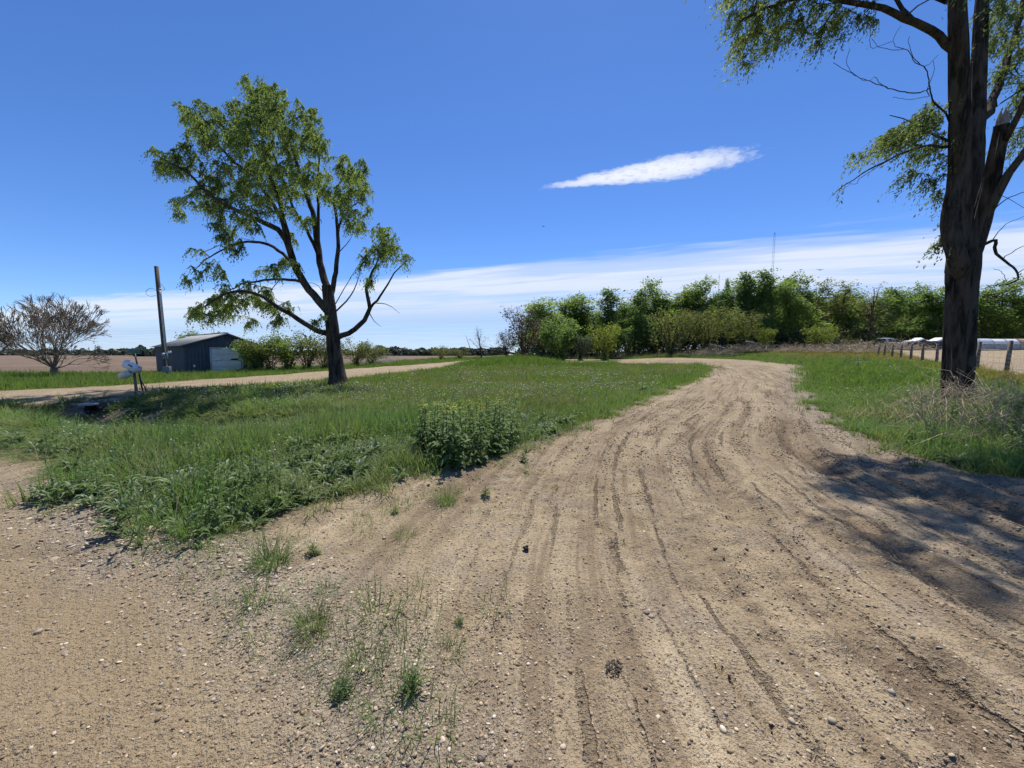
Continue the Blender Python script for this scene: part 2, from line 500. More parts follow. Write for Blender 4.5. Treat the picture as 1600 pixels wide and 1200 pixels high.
def ground_material():
    m, n, b = principled('soil_and_gravel')
    pos = n.new('ShaderNodeNewGeometry').outputs['Position']
    big = n.noise(pos, .5, 3, .6); mid = n.noise(pos, 3.2, 4, .62); fine = n.noise(pos, 42, 2, .7); grit = n.noise(pos, 170, 1, .7)
    dirt = n.mix(n.ramp(mid, .3, .7), (.275, .208, .124), (.40, .312, .195))
    dirt = n.mix(n.math('MULTIPLY', n.ramp(big, .42, .66), .55), dirt, (.43, .34, .22))
    grav = n.ramp(n.noise(pos, 1.4, 4, .65), .50, .64)
    dirt = n.mix(n.math('MULTIPLY', grav, .75), dirt, (.30, .238, .175))
    # long streaks left by wheels, running with the drive
    cst = n.new('ShaderNodeCombineXYZ')
    n.put(cst.inputs[0], n.math('MULTIPLY', n.attr('tu'), 3.6)); n.put(cst.inputs[1], n.math('MULTIPLY', n.attr('ts'), .16))
    streak_ = n.noise(cst.outputs[0], 1.0, 4, .68)
    onroad = n.math('SUBTRACT', 1.0, n.attr('left'))
    dirt = n.mix(n.math('MULTIPLY', n.math('MULTIPLY', n.ramp(streak_, .50, .37), .8), onroad), dirt, (.205, .148, .09))
    dirt = n.mix(n.math('MULTIPLY', n.math('MULTIPLY', n.ramp(streak_, .54, .68), .5), onroad), dirt, (.53, .43, .28))
    cst2 = n.new('ShaderNodeCombineXYZ')
    n.put(cst2.inputs[0], n.math('MULTIPLY', n.attr('tu'), 9.0)); n.put(cst2.inputs[1], n.math('MULTIPLY', n.attr('ts'), .42))
    line_ = n.noise(n.vmath('ADD', cst2.outputs[0], n.vmath('SCALE', n.noise(pos, 7, 1, .5, out=1), scale=.35)), 1.0, 3, .6)
    thin_ = n.math('MULTIPLY', n.math('MULTIPLY', n.ramp(n.math('ADD', line_, n.math('MULTIPLY', n.math('SUBTRACT', fine, .5), .16)), .42, .32), onroad), n.ramp(n.attr('tu'), -3.2, -.8, .15, 1.0))
    dirt = n.mix(n.math('MULTIPLY', thin_, .75), dirt, (.12, .085, .055))
    dirt = n.mix(n.math('MULTIPLY', n.attr('left'), .85), dirt, (.265, .196, .112))
    dirt = n.mix(n.math('MULTIPLY', n.ramp(fine, .48, .32), .6), dirt, (.10, .07, .042))
    dirt = n.mix(n.math('MULTIPLY', n.ramp(grit, .56, .72), .5), dirt, (.46, .37, .26))
    # small stones pressed in
    wv_ = n.vmath('ADD', pos, n.vmath('SCALE', n.noise(pos, 20, 0, .5, out=1), scale=.02))
    vn1 = n.new('ShaderNodeTexVoronoi'); n.put(vn1.inputs['Vector'], wv_); vn1.inputs['Scale'].default_value = 42
    vn2 = n.new('ShaderNodeTexVoronoi'); n.put(vn2.inputs['Vector'], wv_); vn2.inputs['Scale'].default_value = 95
    vd, vc, vd2, vc2 = vn1.outputs[0], vn1.outputs[1], vn2.outputs[0], vn2.outputs[1]
    sc1 = n.new('ShaderNodeSeparateColor'); n.put(sc1.inputs[0], vc)
    sc2 = n.new('ShaderNodeSeparateColor'); n.put(sc2.inputs[0], vc2)
    gr = n.attr('gravel')
    keep1 = n.math('GREATER_THAN', sc1.outputs[0], n.math('SUBTRACT', .80, n.math('MULTIPLY', gr, .45)))
    keep2 = n.math('GREATER_THAN', sc2.outputs[0], n.math('SUBTRACT', .62, n.math('MULTIPLY', gr, .35)))
    st1 = n.math('MULTIPLY', n.ramp(vd, .34, .26), keep1)
    st2 = n.math('MULTIPLY', n.ramp(vd2, .36, .26), keep2)
    stc1 = n.mix(sc1.outputs[1], (.16, .13, .105), (.47, .40, .30))
    stc2 = n.mix(sc2.outputs[1], (.14, .115, .09), (.46, .38, .27))
    dirt = n.mix(n.math('MULTIPLY', st2, .75), dirt, stc2)
    dirt = n.mix(n.math('MULTIPLY', st1, .85), dirt, stc1)
    dirt = n.mix(n.math('MULTIPLY', gr, .35), dirt, n.mix(n.ramp(fine, .35, .65), (.17, .15, .125), (.36, .33, .28)))
    dirt = n.mix(n.math('MULTIPLY', n.attr('rut_dark'), .8), dirt, n.mix(n.ramp(fine, .35, .65), (.105, .075, .05), (.20, .145, .095)))  # darker brown along ruts and crack
    turf = n.mix(n.ramp(mid, .35, .65), (.035, .05, .014), (.075, .095, .026))
    turf = n.mix(n.math('MULTIPLY', n.ramp(n.noise(pos, 1.3, 5, .65), .54, .7), .5), turf, (.16, .125, .07))
    fld = n.mix(n.ramp(n.noise(pos, .06, 5, .65), .35, .65), (.125, .088, .062), (.185, .135, .095))
    rows = n.math('SINE', n.math('MULTIPLY', n.vmath('DOT_PRODUCT', pos, (.25, .97, 0)), 3.0))
    fld = n.mix(n.math('MULTIPLY', n.ramp(rows, -.2, .9), .3), fld, (.21, .16, .11))
    col = n.mix(n.attr('grass'), dirt, turf)
    col = n.mix(n.attr('field'), col, fld)
    col = n.mix(n.attr('clod'), col, n.mix(n.ramp(mid, .35, .65), (.15, .10, .065), (.30, .22, .15)))
    n.put(b.inputs['Base Color'], col)
    b.inputs['Roughness'].default_value = .95; b.inputs['Specular IOR Level'].default_value = .12
    h = n.math('ADD', n.math('MULTIPLY', st1, .55), n.math('MULTIPLY', st2, .3))
    h = n.math('ADD', h, n.math('SUBTRACT', n.math('MULTIPLY', n.math('MULTIPLY', streak_, onroad), 1.8), n.math('MULTIPLY', thin_, .9))); h = n.math('ADD', h, n.math('MULTIPLY', fine, .85)); h = n.math('ADD', h, n.math('MULTIPLY', grit, .3))
    bp = n.new('ShaderNodeBump'); bp.inputs['Strength'].default_value = 1.0; bp.inputs['Distance'].default_value = .028
    n.put(bp.inputs['Height'], h); n.put(b.inputs['Normal'], bp.outputs[0])
    return m
M_GROUND = ground_material()

# ------------------------------------------------------------------ the ground, cut where the drive, the road and the fields meet
def axis_pts(fine_lo, fine_hi, step, lo, hi, g):
    a = list(np.arange(fine_lo, fine_hi + 1e-6, step)); s = step
    while a[-1] < hi:
        s *= g; a.append(a[-1] + s)
    s = step; left = []
    x = fine_lo
    while x > lo:
        s *= g; x -= s; left.append(x)
    return np.array(left[::-1] + a)
gx = axis_pts(-3.2, 4.6, .028, -3500, 3500, 1.036)
gy = axis_pts(1.0, 5.2, .028, -60, 4000, 1.026)
GX, GY = np.meshgrid(gx, gy)
gz, ggrass, gfield, g_rut_dark, ggravel, GD, gleft, gbare, g_u, g_s = surface(GX.ravel(), GY.ravel(), True)
gV = np.stack([GX.ravel(), GY.ravel(), gz], 1)
nx, ny = len(gx), len(gy)
clod = np.zeros(len(gV))
CLODS = ((128, 634, .8), (145, 643, .7), (170, 655, .9), (215, 668, .8), (185, 622, .8), (230, 655, .7))
for px_, py_, rr in CLODS:
    cx, cy = gp(px_, py_)
    dd = np.hypot(gV[:, 0] - cx, gV[:, 1] - cy) + (fbm(gV[:, 0] * 2, gV[:, 1] * 2, 90, 3) - .5) * .9
    clod = np.maximum(clod, ss(rr, rr * .4, dd))
for px_, py_, rr in ((1085, 583, 1.2), (1000, 588, 1.2), (1045, 585, 1.3), (690, 605, .9), (500, 612, .8), (660, 625, .7)):
    cx, cy = gp(px_, py_)
    dd = np.hypot((gV[:, 0] - cx), gV[:, 1] - cy) + (fbm(gV[:, 0] * 1.3, gV[:, 1] * 1.3, 91, 3) - .5) * 1.6
    clod = np.maximum(clod, ss(rr, rr * .3, dd) * .8)
q = (np.arange(ny - 1)[:, None] * nx + np.arange(nx - 1)[None]).ravel()
gF = np.stack([q, q + 1, q + nx + 1, q + nx], 1)
def fc(a):
    return a[gF].mean(1)
fx, fy = fc(gV[:, 0]), fc(gV[:, 1])
cls = np.zeros(len(gF), int)
cls[fc(gfield) > .5] = 3
cls[fc(GD['dl']) > 0] = 4
cls[fc(GD['dro']) > 0] = 2
drv = fc(GD['ddr']) > 0
cls[drv] = 1
cls[drv & (fc(gleft) > .5)] = 5
cls[(fc(GD['di']) > 0) | ((fc(GD['dr']) > 0) & (fc(GD['dl']) <= 0))] = 0
for code, nm in ((0, 'ground'), (1, 'dirt_drive'), (2, 'gravel_lane'), (3, 'ploughed_field'), (4, 'gravel_lot'), (5, 'dirt_road')):
    sel = gF[cls == code]
    ids, inv = np.unique(sel, return_inverse=True)
    me = mesh_np(nm, gV[ids], [inv.reshape(-1, 4)], M_GROUND, True,
                 dict(grass=ggrass[ids], field=gfield[ids], rut_dark=g_rut_dark[ids], gravel=ggravel[ids], left=gleft[ids], clod=clod[ids], tu=g_u[ids], ts=g_s[ids]))
    obj(nm, me, kind='structure')

# ------------------------------------------------------------------ trees
def resample(pts, seg, rng, jit=.05):
    p = np.asarray(pts, float)
    if len(p) > 2:
        p = smooth_line(p, 6)
    d = np.concatenate([[0], np.cumsum(np.linalg.norm(np.diff(p, axis=0), axis=1))])
    n = max(2, int(d[-1] / seg) + 1); t = np.linspace(0, d[-1], n)
    o = np.stack([np.interp(t, d, p[:, k]) for k in range(3)], 1)
    if jit and n > 3:
        o[1:-1] += rng.normal(0, jit, (n - 2, 3)) * seg
    return o
class Skel:
    def __init__(self, rng, seg=.35):
        self.p = np.zeros((60000, 3)); self.par = np.full(60000, -1); self.r = np.zeros(60000); self.n = 0
        self.rng = rng; self.seg = seg; self.tips = []; self.dead = np.zeros(60000, bool); self.fix = np.zeros(60000, bool)
    def _add(self, p, par, r, dead=False):
        i = self.n; self.p[i] = p; self.par[i] = par; self.r[i] = r; self.dead[i] = dead; self.n += 1
        return i
    def limb(self, pts, r0, r1, dead=False, jit=.05, power=1.0):
        pts = resample(pts, self.seg * (.3 if dead else 1), self.rng, jit)
        par = -1
        if self.n:
            par = int(np.argmin(((self.p[:self.n] - pts[0]) ** 2).sum(1)))
            pts[0] = self.p[par]
        k = len(pts)
        ids = []
        for i in range(k):
            if i == 0 and par >= 0:
                continue
            t = (i / (k - 1)) ** power
            par = self._add(pts[i], par, r0 * (1 - t) + r1 * t, dead); self.fix[par] = True; ids.append(par)
        return ids
    def attach(self, targets, rmax_parent=.6, bow=.18, down=0.0, dead=False, pen=None):
        T = np.asarray(targets, float)
        ok = ~self.dead[:self.n]
        base = np.where(ok)[0]
        d0 = np.array([np.min(((self.p[base] - t) ** 2).sum(1)) for t in T])
        for t in T[np.argsort(d0)]:
            D = ((self.p[:self.n] - t) ** 2).sum(1)
            D = np.sqrt(D) + np.where(self.p[:self.n, 2] > t[2] + .2, .5 * (self.p[:self.n, 2] - t[2]), 0) + np.where(self.dead[:self.n] != dead, 50, 0)
            j = int(np.argmin(D)); a = self.p[j]; L = np.linalg.norm(t - a)
            if L < self.seg * .25:
                continue
            k = max(1, int(round(L / self.seg)))
            side = self.rng.normal(0, 1, 3); side[2] = abs(side[2]) * .8
            par = j
            for i in range(1, k + 1):
                f = i / k
                q_ = a + (t - a) * f + side * bow * L * math.sin(math.pi * f) * .5
                q_ = q_ + np.array([0, 0, -down * L * f * f])
                par = self._add(q_, par, 0, dead)
            self.tips.append(par)
    def finish(self, tip_r=.006, expo=2.35, rcap=None):
        n = self.n; acc = np.zeros(n); rad = np.zeros(n)
        for i in range(n - 1, -1, -1):
            rr = max(tip_r ** expo, acc[i])
            v = rr ** (1 / expo)
            if self.fix[i]:
                v = self.r[i]
            elif rcap:
                v = min(v, rcap)
            rad[i] = max(v, tip_r)
            p = self.par[i]
            if p >= 0:
                acc[p] += rad[i] ** expo if not self.fix[i] else rr
        for i in range(n):
            p = self.par[i]
            if p >= 0 and not self.fix[i]:
                rad[i] = min(rad[i], rad[p] * .92)
                rad[i] = max(rad[i], tip_r * .8)
        self.rad = rad
    def wood(self, big=12, flute=0.0, min_r=0.0):
        n = self.n; ch = [[] for _ in range(n)]
        for i in range(n):
            if self.par[i] >= 0:
                ch[self.par[i]].append(i)
        Vs, Fs, off = [], [], 0
        starts = [(-1, 0)]
        while starts:
            pa, i = starts.pop()
            chain = ([pa] if pa >= 0 else []) + [i]
            while ch[i]:
                c = sorted(ch[i], key=lambda k: -self.rad[k])
                for k in c[1:]:
                    starts.append((i, k))
                i = c[0]; chain.append(i)
            if len(chain) < 2:
                continue
            r = self.rad[chain].copy()
            if pa >= 0:
                r[0] = min(r[0], r[1] * 1.25)
            if pa >= 0 and len(r) > 1 and r[0] > 3 * r[1]:
                r[0] = r[1] * 1.3
            if r.max() < min_r:
                continue
            P_ = self.p[chain]
            rm = r[1] if len(r) > 1 else r[0]
            sides = big if rm > .12 else 7 if rm > .045 else 5 if rm > .02 else 3
            noise = None
            if sides == big and flute:
                th = np.arange(sides) / sides * 2 * np.pi
                zz = np.cumsum(np.concatenate([[0], np.linalg.norm(np.diff(P_, axis=0), axis=1)]))
                noise = np.stack([1 + flute * ((vnoise(np.cos(th) * 3 + z_ * .13, np.sin(th) * 3 + z_ * .5, 5) - .5) * 1.6 + (vnoise(th * 9, th * 0 + z_ * 2.2, 6) - .5) * .7) for z_ in zz])
            V, F_ = tube_arrays(P_, r, sides, noise)
            Vs.append(V); Fs.append(F_ + off); off += len(V)
        return np.concatenate(Vs), np.concatenate(Fs)
    def twig_points(self, rmax=.012, rng=None):
        i = np.where((self.rad[:self.n] < rmax) & (self.par[:self.n] >= 0) & (~self.dead[:self.n]))[0]
        return self.p[i], self.p[self.par[i]]
def leaves(P1, P0, n, size, rng, spread=.12, droop=.5, wid=.45, sizevar=.35, clump_tint=1.4):
    """n leaves scattered along twigs P0->P1; returns verts, faces, tint"""
    k = rng.integers(0, len(P1), n); t = rng.random(n)[:, None]
    c = P0[k] * (1 - t) + P1[k] * t + rng.normal(0, spread, (n, 3)) * np.array([1, 1, .8]) - np.array([0, 0, spread * droop])
    d = rng.normal(0, 1, (n, 3)); d[:, 2] -= droop * 1.3; d /= np.linalg.norm(d, axis=1)[:, None]
    s = np.cross(d, rng.normal(0, 1, (n, 3))); s /= np.linalg.norm(s, axis=1)[:, None] + 1e-9
    L = size * (1 + rng.normal(0, sizevar, n)).clip(.4, 1.8)[:, None]
    nn = np.cross(d, s)
    V = np.stack([c - d * L * .5, c - s * L * wid * .5 + nn * L * .06, c + d * L * .5, c + s * L * wid * .5 + nn * L * .06], 1).reshape(-1, 3)
    Fq = np.arange(n * 4).reshape(-1, 4)
    tint = np.clip(rng.random(n) * .7 + .15 + clump_tint * (vnoise(c[:, 0] * .9 + c[:, 2] * .5, c[:, 1] * .9 + c[:, 2] * .7, 33) - .5), 0, 1)
    return V, Fq, np.repeat(tint, 4)
def sprays(P1, P0, n, size, rng, strand=.4, per=9, wid=.4, wind=(0, 0, 0), side=.5, sizevar=.3, clump_tint=1.5):
    """leaves set along short hanging shoots that start on the twigs"""
    ns = max(1, n // per)
    k = rng.integers(0, len(P1), ns); t0 = rng.random(ns)[:, None]
    o = P0[k] * (1 - t0) + P1[k] * t0
    d = rng.normal(0, 1, (ns, 3)); d[:, 2] = d[:, 2] * .5 + .15; d /= np.linalg.norm(d, axis=1)[:, None]
    L = strand * rng.uniform(.45, 1.35, ns)
    t = (np.arange(per) + .5)[None] / per + rng.normal(0, .04, (ns, per))
    t = np.clip(t, .02, 1.05)[..., None]
    g = np.array([0, 0, -1.0]) + np.asarray(wind)
    c = o[:, None] + d[:, None] * (side * L)[:, None, None] * t + g * (L[:, None, None] * t ** 1.7 * .9)
    c = c + rng.normal(0, .018, c.shape)
    ax = d[:, None] * side + g * 1.5 * t ** .7
    ax = ax + rng.normal(0, .55, ax.shape)
    c = c.reshape(-1, 3); ax = ax.reshape(-1, 3); ax /= np.linalg.norm(ax, axis=1)[:, None]
    m = len(c)
    s_ = np.cross(ax, rng.normal(0, 1, (m, 3))); s_ /= np.linalg.norm(s_, axis=1)[:, None] + 1e-9
    l = size * (1 + rng.normal(0, sizevar, m)).clip(.4, 1.7)[:, None]
    nn = np.cross(ax, s_)
    V = np.stack([c - ax * l * .5, c - s_ * l * wid * .5 + nn * l * .06, c + ax * l * .5, c + s_ * l * wid * .5 + nn * l * .06], 1).reshape(-1, 3)
    cl = np.repeat(vnoise(o[:, 0] * .9 + o[:, 2] * .5, o[:, 1] * .9 + o[:, 2] * .7, 33) - .5, per)
    tint = np.clip(rng.random(m) * .6 + .2 + clump_tint * cl, 0, 1)
    return V, np.arange(m * 4).reshape(-1, 4), np.repeat(tint, 4)
def in_blob(c, r, n, rng, flat=1.0, shell=.35):
    d = rng.normal(0, 1, (n, 3)); d /= np.linalg.norm(d, axis=1)[:, None]
    rr = r * (shell + (1 - shell) * rng.random(n)) ** .7
    return np.asarray(c) + d * rr[:, None] * np.array([1, 1, flat])

M_BARK = bark_mat('dark_furrowed_bark', (.013, .010, .008), (.082, .066, .052), 3.4, 1.0)
M_BARK2 = bark_mat('grey_brown_bark', (.05, .04, .032), (.16, .13, .105), 6)
M_DEADWOOD = bark_mat('weathered_dead_wood', (.13, .115, .10), (.34, .31, .28), 7, .5)
M_ELM = leaf_mat('elm_leaves', (.105, .145, .046), (.255, .315, .11), .54)
M_ELM2 = leaf_mat('hackberry_leaves', (.115, .15, .055), (.275, .32, .125), .54)

def build_tree(name, sk, bark, leafm, leafarr, base, label, cat='tree', group=None, dead_parts=(), trunk_smooth=True, big=12, flute=0.0):
    V, F_ = sk.wood(big, flute)
    root = empty(name, base, label=label, cat=cat, group=group)
    obj('trunk', mesh_np('trunk', V, [F_], bark, trunk_smooth), root)
    if leafarr is not None:
        Vl, Fl, ti = leafarr
        obj('crown', mesh_np('crown', Vl, [Fl], leafm, False, dict(tint=ti)), root)
    return root

# --- the lone tree on the grass island
def lone_tree():
    rng = np.random.default_rng(5)
    bx_, by_ = gp(527, 602)
    base = np.array([bx_, by_, zt(bx_, by_) - .05])
    def zp(zx, zy, dy=0.0):
        return at(220 + zx / 2.309, 100 + zy / 2.309, by_ + dy) - base
    def L(pp, d0, d1):
        k = len(pp)
        return [zp(x, y, d0 + (d1 - d0) * i / (k - 1)) for i, (x, y) in enumerate(pp)]
    sk = Skel(rng, .33)
    tr = L([(714, 1160), (712, 1140), (704, 1080), (696, 1010), (688, 930), (682, 870), (672, 800)], 0, 0)
    ids = sk.limb(tr, .40, .26, jit=.02)
    for q_, i in enumerate(ids):                                  # root flare
        sk.r[i] *= 1 + .45 * math.exp(-q_ * .9)
    A = [(680, 890), (640, 850), (590, 790), (555, 730), (530, 650), (500, 600), (420, 560), (330, 520), (240, 465), (180, 400), (110, 360)]
    sk.limb(L(A, 0, -1.6), .21, .03)
    sk.limb(L([(530, 650), (510, 570), (460, 480), (400, 400), (320, 340), (250, 250), (190, 180)], -.6, 1.8), .12, .025)
    sk.limb(L([(555, 730), (525, 600), (500, 500), (450, 350), (430, 200), (420, 90)], -.4, -2.2), .12, .02)
    sk.limb(L([(675, 820), (660, 770), (645, 700), (625, 560), (600, 470), (560, 350), (520, 220), (480, 110)], 0, 1.6), .19, .02)
    sk.limb(L([(645, 700), (600, 600), (550, 520), (520, 440), (470, 300)], .3, -1.6), .1, .02)
    sk.limb(L([(680, 860), (700, 770), (712, 660), (705, 560), (700, 470), (740, 400), (785, 350)], 0, 2.0), .14, .02)
    sk.limb(L([(705, 600), (740, 540), (780, 500), (810, 460)], .7, 1.2), .06, .015)
    sk.limb(L([(640, 660), (640, 450), (640, 300), (610, 190)], .5, -1.0), .09, .02)
    sk.limb(L([(688, 975), (640, 965), (590, 935), (540, 900), (500, 880), (440, 840), (380, 820), (300, 830), (220, 880)], 0, -2.4), .15, .02)
    sk.limb(L([(590, 785), (500, 775), (420, 785), (350, 800), (260, 850)], -.3, 2.0), .08, .018)
    sk.limb(L([(560, 730), (480, 660), (400, 640), (320, 660), (240, 700), (180, 760)], -.5, 1.6), .09, .015)
    sk.limb(L([(702, 990), (760, 965), (800, 930), (825, 880), (815, 800), (850, 720), (880, 640)], 0, 1.2), .15, .02)
    sk.limb(L([(825, 880), (870, 830), (920, 750), (960, 710)], .5, -1.0), .07, .015)
    sk.limb(L([(690, 905), (740, 860), (775, 800), (790, 740)], 0, -.8), .05, .012)
    for pp in ([(690, 960), (640, 985), (590, 1000)], [(822, 895), (845, 930), (868, 948)], [(840, 862), (890, 868), (935, 900)], [(700, 870), (740, 800), (800, 700)], [(690, 900), (640, 800), (560, 790)], [(705, 690), (750, 640), (770, 600)]):
        sk.limb(L(pp, 0, .5), .028, .006, dead=True, jit=.06)
    B = [(430, 100, 70), (490, 150, 80), (400, 180, 80), (220, 190, 75), (290, 270, 90), (170, 200, 45), (110, 350, 60), (165, 330, 50), (70, 365, 28), (150, 480, 40), (130, 530, 26), (220, 480, 60), (260, 430, 50), (320, 420, 80), (400, 330, 100), (500, 280, 100), (580, 250, 80), (610, 200, 50), (640, 280, 50), (430, 450, 90), (540, 420, 90), (640, 400, 60), (380, 540, 55), (300, 600, 50), (290, 520, 50), (750, 380, 65), (790, 355, 40), (790, 430, 55), (800, 520, 45), (770, 570, 50), (700, 480, 55), (590, 530, 45), (215, 690, 38), (260, 725, 45), (190, 765, 38), (330, 650, 42), (300, 860, 66), (380, 830, 66), (230, 890, 50), (450, 850, 56), (190, 895, 30), (520, 730, 50), (450, 740, 42), (540, 620, 34), (880, 620, 55), (900, 660, 60), (945, 705, 42), (840, 690, 50), (800, 710, 28), (830, 780, 26), (640, 920, 36), (480, 920, 46), (400, 935, 30), (530, 870, 36), (740, 460, 50), (350, 230, 60), (340, 165, 40)]
    tg = []
    ppm = 2.309 * 600 / by_
    for (x, y, r) in B:
        inner = 1 - min(1, math.hypot((x - 480) / 430, (y - 450) / 420))
        for s_ in ((-1, 1) if r > 48 else (rng.choice([-1, 1]),)):
            dy = s_ * (rng.random() * .9 + .15) * (1.0 + 2.9 * inner)
            c = zp(x, y, dy)
            rr = r / ppm
            tg.append(in_blob(c, rr, max(8, int(17 * (rr / .8) ** 2)), rng, .95, .25))
    sk.attach(np.concatenate(tg), bow=.2, down=.04)
    sk.finish(.007)
    P1, P0 = sk.twig_points(.0115)
    la = sprays(P1, P0, 190000, .088, rng, .46, 11, .42, (-.15, 0, 0), .55)
    build_tree('elm_tree', sk, M_BARK, M_ELM, la, base, 'large leaning green tree standing alone on the grass island beside the far lane', flute=.10)
lone_tree()

# --- the big tree on the right, its crown reaching over the frame
def right_tree():
    rng = np.random.default_rng(9)
    bx_, by_ = gp(1497, 628)
    base = np.array([bx_, by_, zt(bx_, by_) - .06])
    print('right tree at', base)
    def P_(x, y, dy=0.0):
        return at(x, y, by_ + dy) - base
    def L(pp, d0, d1):
        k = len(pp)
        return [P_(x, y, d0 + (d1 - d0) * i / (k - 1)) for i, (x, y) in enumerate(pp)]
    m = by_ / 600.0 * .545                                        # metres per picture unit across the trunk
    mb_ = by_ / 600.0
    sk = Skel(rng, .30)
    ids = sk.limb(L([(1497, 632), (1497, 615), (1498, 580), (1500, 540), (1502, 480), (1504, 430), (1506, 400)], 0, 0), 27 * m, 31 * m, jit=.0)
    for q_, i in enumerate(ids):
        sk.r[i] *= 1 + .16 * math.exp(-q_ * .8)
    sk.limb(L([(1503, 420), (1500, 360), (1500, 300), (1500, 220), (1499, 130), (1497, 40), (1494, -60), (1480, -200)], 0, -.3), 25 * m, 11 * m, jit=.015)
    sk.limb(L([(1506, 410), (1515, 350), (1521, 280), (1525, 200), (1528, 120), (1533, 30), (1540, -60), (1560, -220)], .15, .9), 22 * m, 9 * m, jit=.015)
    sk.limb(L([(1508, 430), (1492, 390), (1484, 350), (1488, 310), (1496, 270)], -.2, -.1), 19 * m, 13 * m, jit=.01)
    ids = sk.limb(L([(1515, 410), (1532, 350), (1548, 290), (1558, 240), (1566, 195)], -.1, -.5), 20 * m, 13.5 * m, jit=.01)
    snag = ids[-1]
    sk.limb(L([(1538, 340), (1560, 300), (1580, 265), (1600, 238), (1650, 180)], -.3, -1.0), 12 * m, 5 * m)
    sk.limb(L([(1540, 190), (1558, 140), (1575, 95), (1592, 30), (1610, -60)], .4, 1.4), 11 * m, 5 * m)
    sk.limb(L([(1556, 240), (1580, 200), (1610, 140), (1650, 60)], -.3, -1.6), 8 * m, 4 * m)
    sk.limb(L([(1488, 85), (1465, 55), (1440, 42), (1418, 30), (1380, 13), (1330, 4), (1270, -6), (1210, 8), (1160, 30)], 0, -1.2), 10 * m, 1.8 * m, jit=.03)
    sk.limb(L([(1418, 30), (1380, -25), (1320, -50), (1240, -60), (1170, -40)], -.3, 1.0), 5 * m, 1.5 * m)
    sk.limb(L([(1490, 15), (1470, 0), (1440, -8), (1400, -30), (1340, -90)], 0, .8), 6 * m, 2 * m)
    sk.limb(L([(1494, -60), (1440, -120), (1370, -180), (1300, -240)], -.2, -1.5), 8 * m, 2 * m)
    sk.limb(L([(1540, -60), (1590, -130), (1650, -190)], .6, 2.0), 8 * m, 2 * m)
    sk.limb(L([(1485, 232), (1455, 228), (1425, 234), (1395, 246), (1365, 262), (1335, 280), (1306, 300)], 0, -.9), 4.2 * m, .9 * m)
    sk.limb(L([(1485, 225), (1450, 205), (1420, 190), (1390, 180)], 0, .6), 4 * m, 1.2 * m)
    D = [([(1484, 195), (1476, 175), (1458, 158), (1452, 135), (1448, 108), (1432, 96), (1420, 70), (1421, 57)], 2.6),
         ([(1452, 140), (1430, 145), (1400, 141), (1376, 133), (1350, 124), (1322, 110), (1302, 98)], 1.7),
         ([(1448, 106), (1428, 95), (1418, 78), (1395, 78), (1372, 72), (1362, 60)], 1.3), ([(1376, 133), (1368, 120), (1358, 126), (1345, 124)], .8),
         ([(1456, 150), (1420, 155), (1395, 152)], .9), ([(1448, 106), (1460, 92), (1466, 86)], .8), ([(1452, 130), (1460, 110), (1458, 95)], .8),
         ([(1335, 118), (1322, 98), (1328, 76)], .7), ([(1400, 78), (1396, 60), (1408, 40)], .7), ([(1372, 72), (1362, 75), (1358, 62), (1366, 46)], .7),
         ([(1345, 275), (1336, 288), (1322, 286), (1318, 302)], .8), ([(1312, 298), (1308, 306), (1312, 318)], .6)]
    for pp, r in D:
        sk.limb(L(pp, 0, -.4), r * m, .45 * m, dead=True, jit=.07)
    D2 = [([(1544, 380), (1556, 374), (1553, 390), (1562, 402), (1576, 412), (1588, 424), (1590, 436), (1575, 444), (1550, 446), (1534, 452)], 4.2),
          ([(1562, 402), (1575, 398), (1600, 384), (1640, 372)], 1.2), ([(1550, 375), (1572, 350), (1600, 338)], 1.2), ([(1588, 424), (1610, 418), (1640, 412)], 1.2),
          ([(1548, 330), (1575, 310), (1600, 300), (1640, 290)], 1.6), ([(1575, 444), (1565, 425), (1552, 420)], .8), ([(1555, 300), (1578, 312), (1600, 325)], .9)]
    for pp, r in D2:
        sk.limb(L(pp, -.5, -.9), r * m, .5 * m, dead=True, jit=.06)
    tg = []
    def blob(x, y, r, n, dys=(0,), flat=.8):
        for d in dys:
            tg.append(in_blob(P_(x, y, d), r * mb_ * .8, n, rng, flat, .2))
    for x, y, r, n in ((1170, 30, 40, 26), (1165, 70, 30, 16), (1205, 55, 42, 28), (1240, 20, 45, 26), (1215, -10, 50, 26), (1150, 0, 30, 12), (1290, 20, 42, 26), (1280, 55, 26, 14), (1300, 50, 28, 14), (1330, 20, 34, 18), (1190, -50, 60, 26), (1260, -60, 60, 26), (1340, -60, 60, 24), (1165, 95, 20, 8), (1350, 35, 22, 8)):
        blob(x, y, r, n, (-.9, .5) if r > 35 else (-.3,))
    for x, y, r, n in ((1420, 205, 34, 22), (1450, 185, 34, 22), (1462, 160, 24, 12), (1395, 212, 28, 16), (1375, 225, 24, 12), (1345, 236, 16, 6), (1440, 235, 26, 14), (1470, 220, 22, 14), (1462, 280, 18, 10), (1450, 290, 18, 7), (1425, 270, 18, 7), (1410, 280, 14, 5), (1475, 300, 16, 8), (1470, 250, 20, 8), (1478, 365, 14, 6), (1465, 378, 14, 5), (1455, 385, 9, 3), (1480, 340, 10, 4)):
        blob(x, y, r, n, (-.5, .6) if r > 25 else (.2,))
    for x, y, r, n in ((1570, 20, 40, 24), (1600, 60, 50, 28), (1575, 110, 35, 16), (1600, 150, 40, 18), (1560, 60, 28, 12), (1590, 200, 30, 8), (1640, 100, 60, 26), (1660, 200, 60, 20), (1640, 0, 70, 28), (1555, 0, 30, 14), (1600, 235, 25, 5), (1700, 260, 70, 22)):
        blob(x, y, r, n, (.6, 1.7))
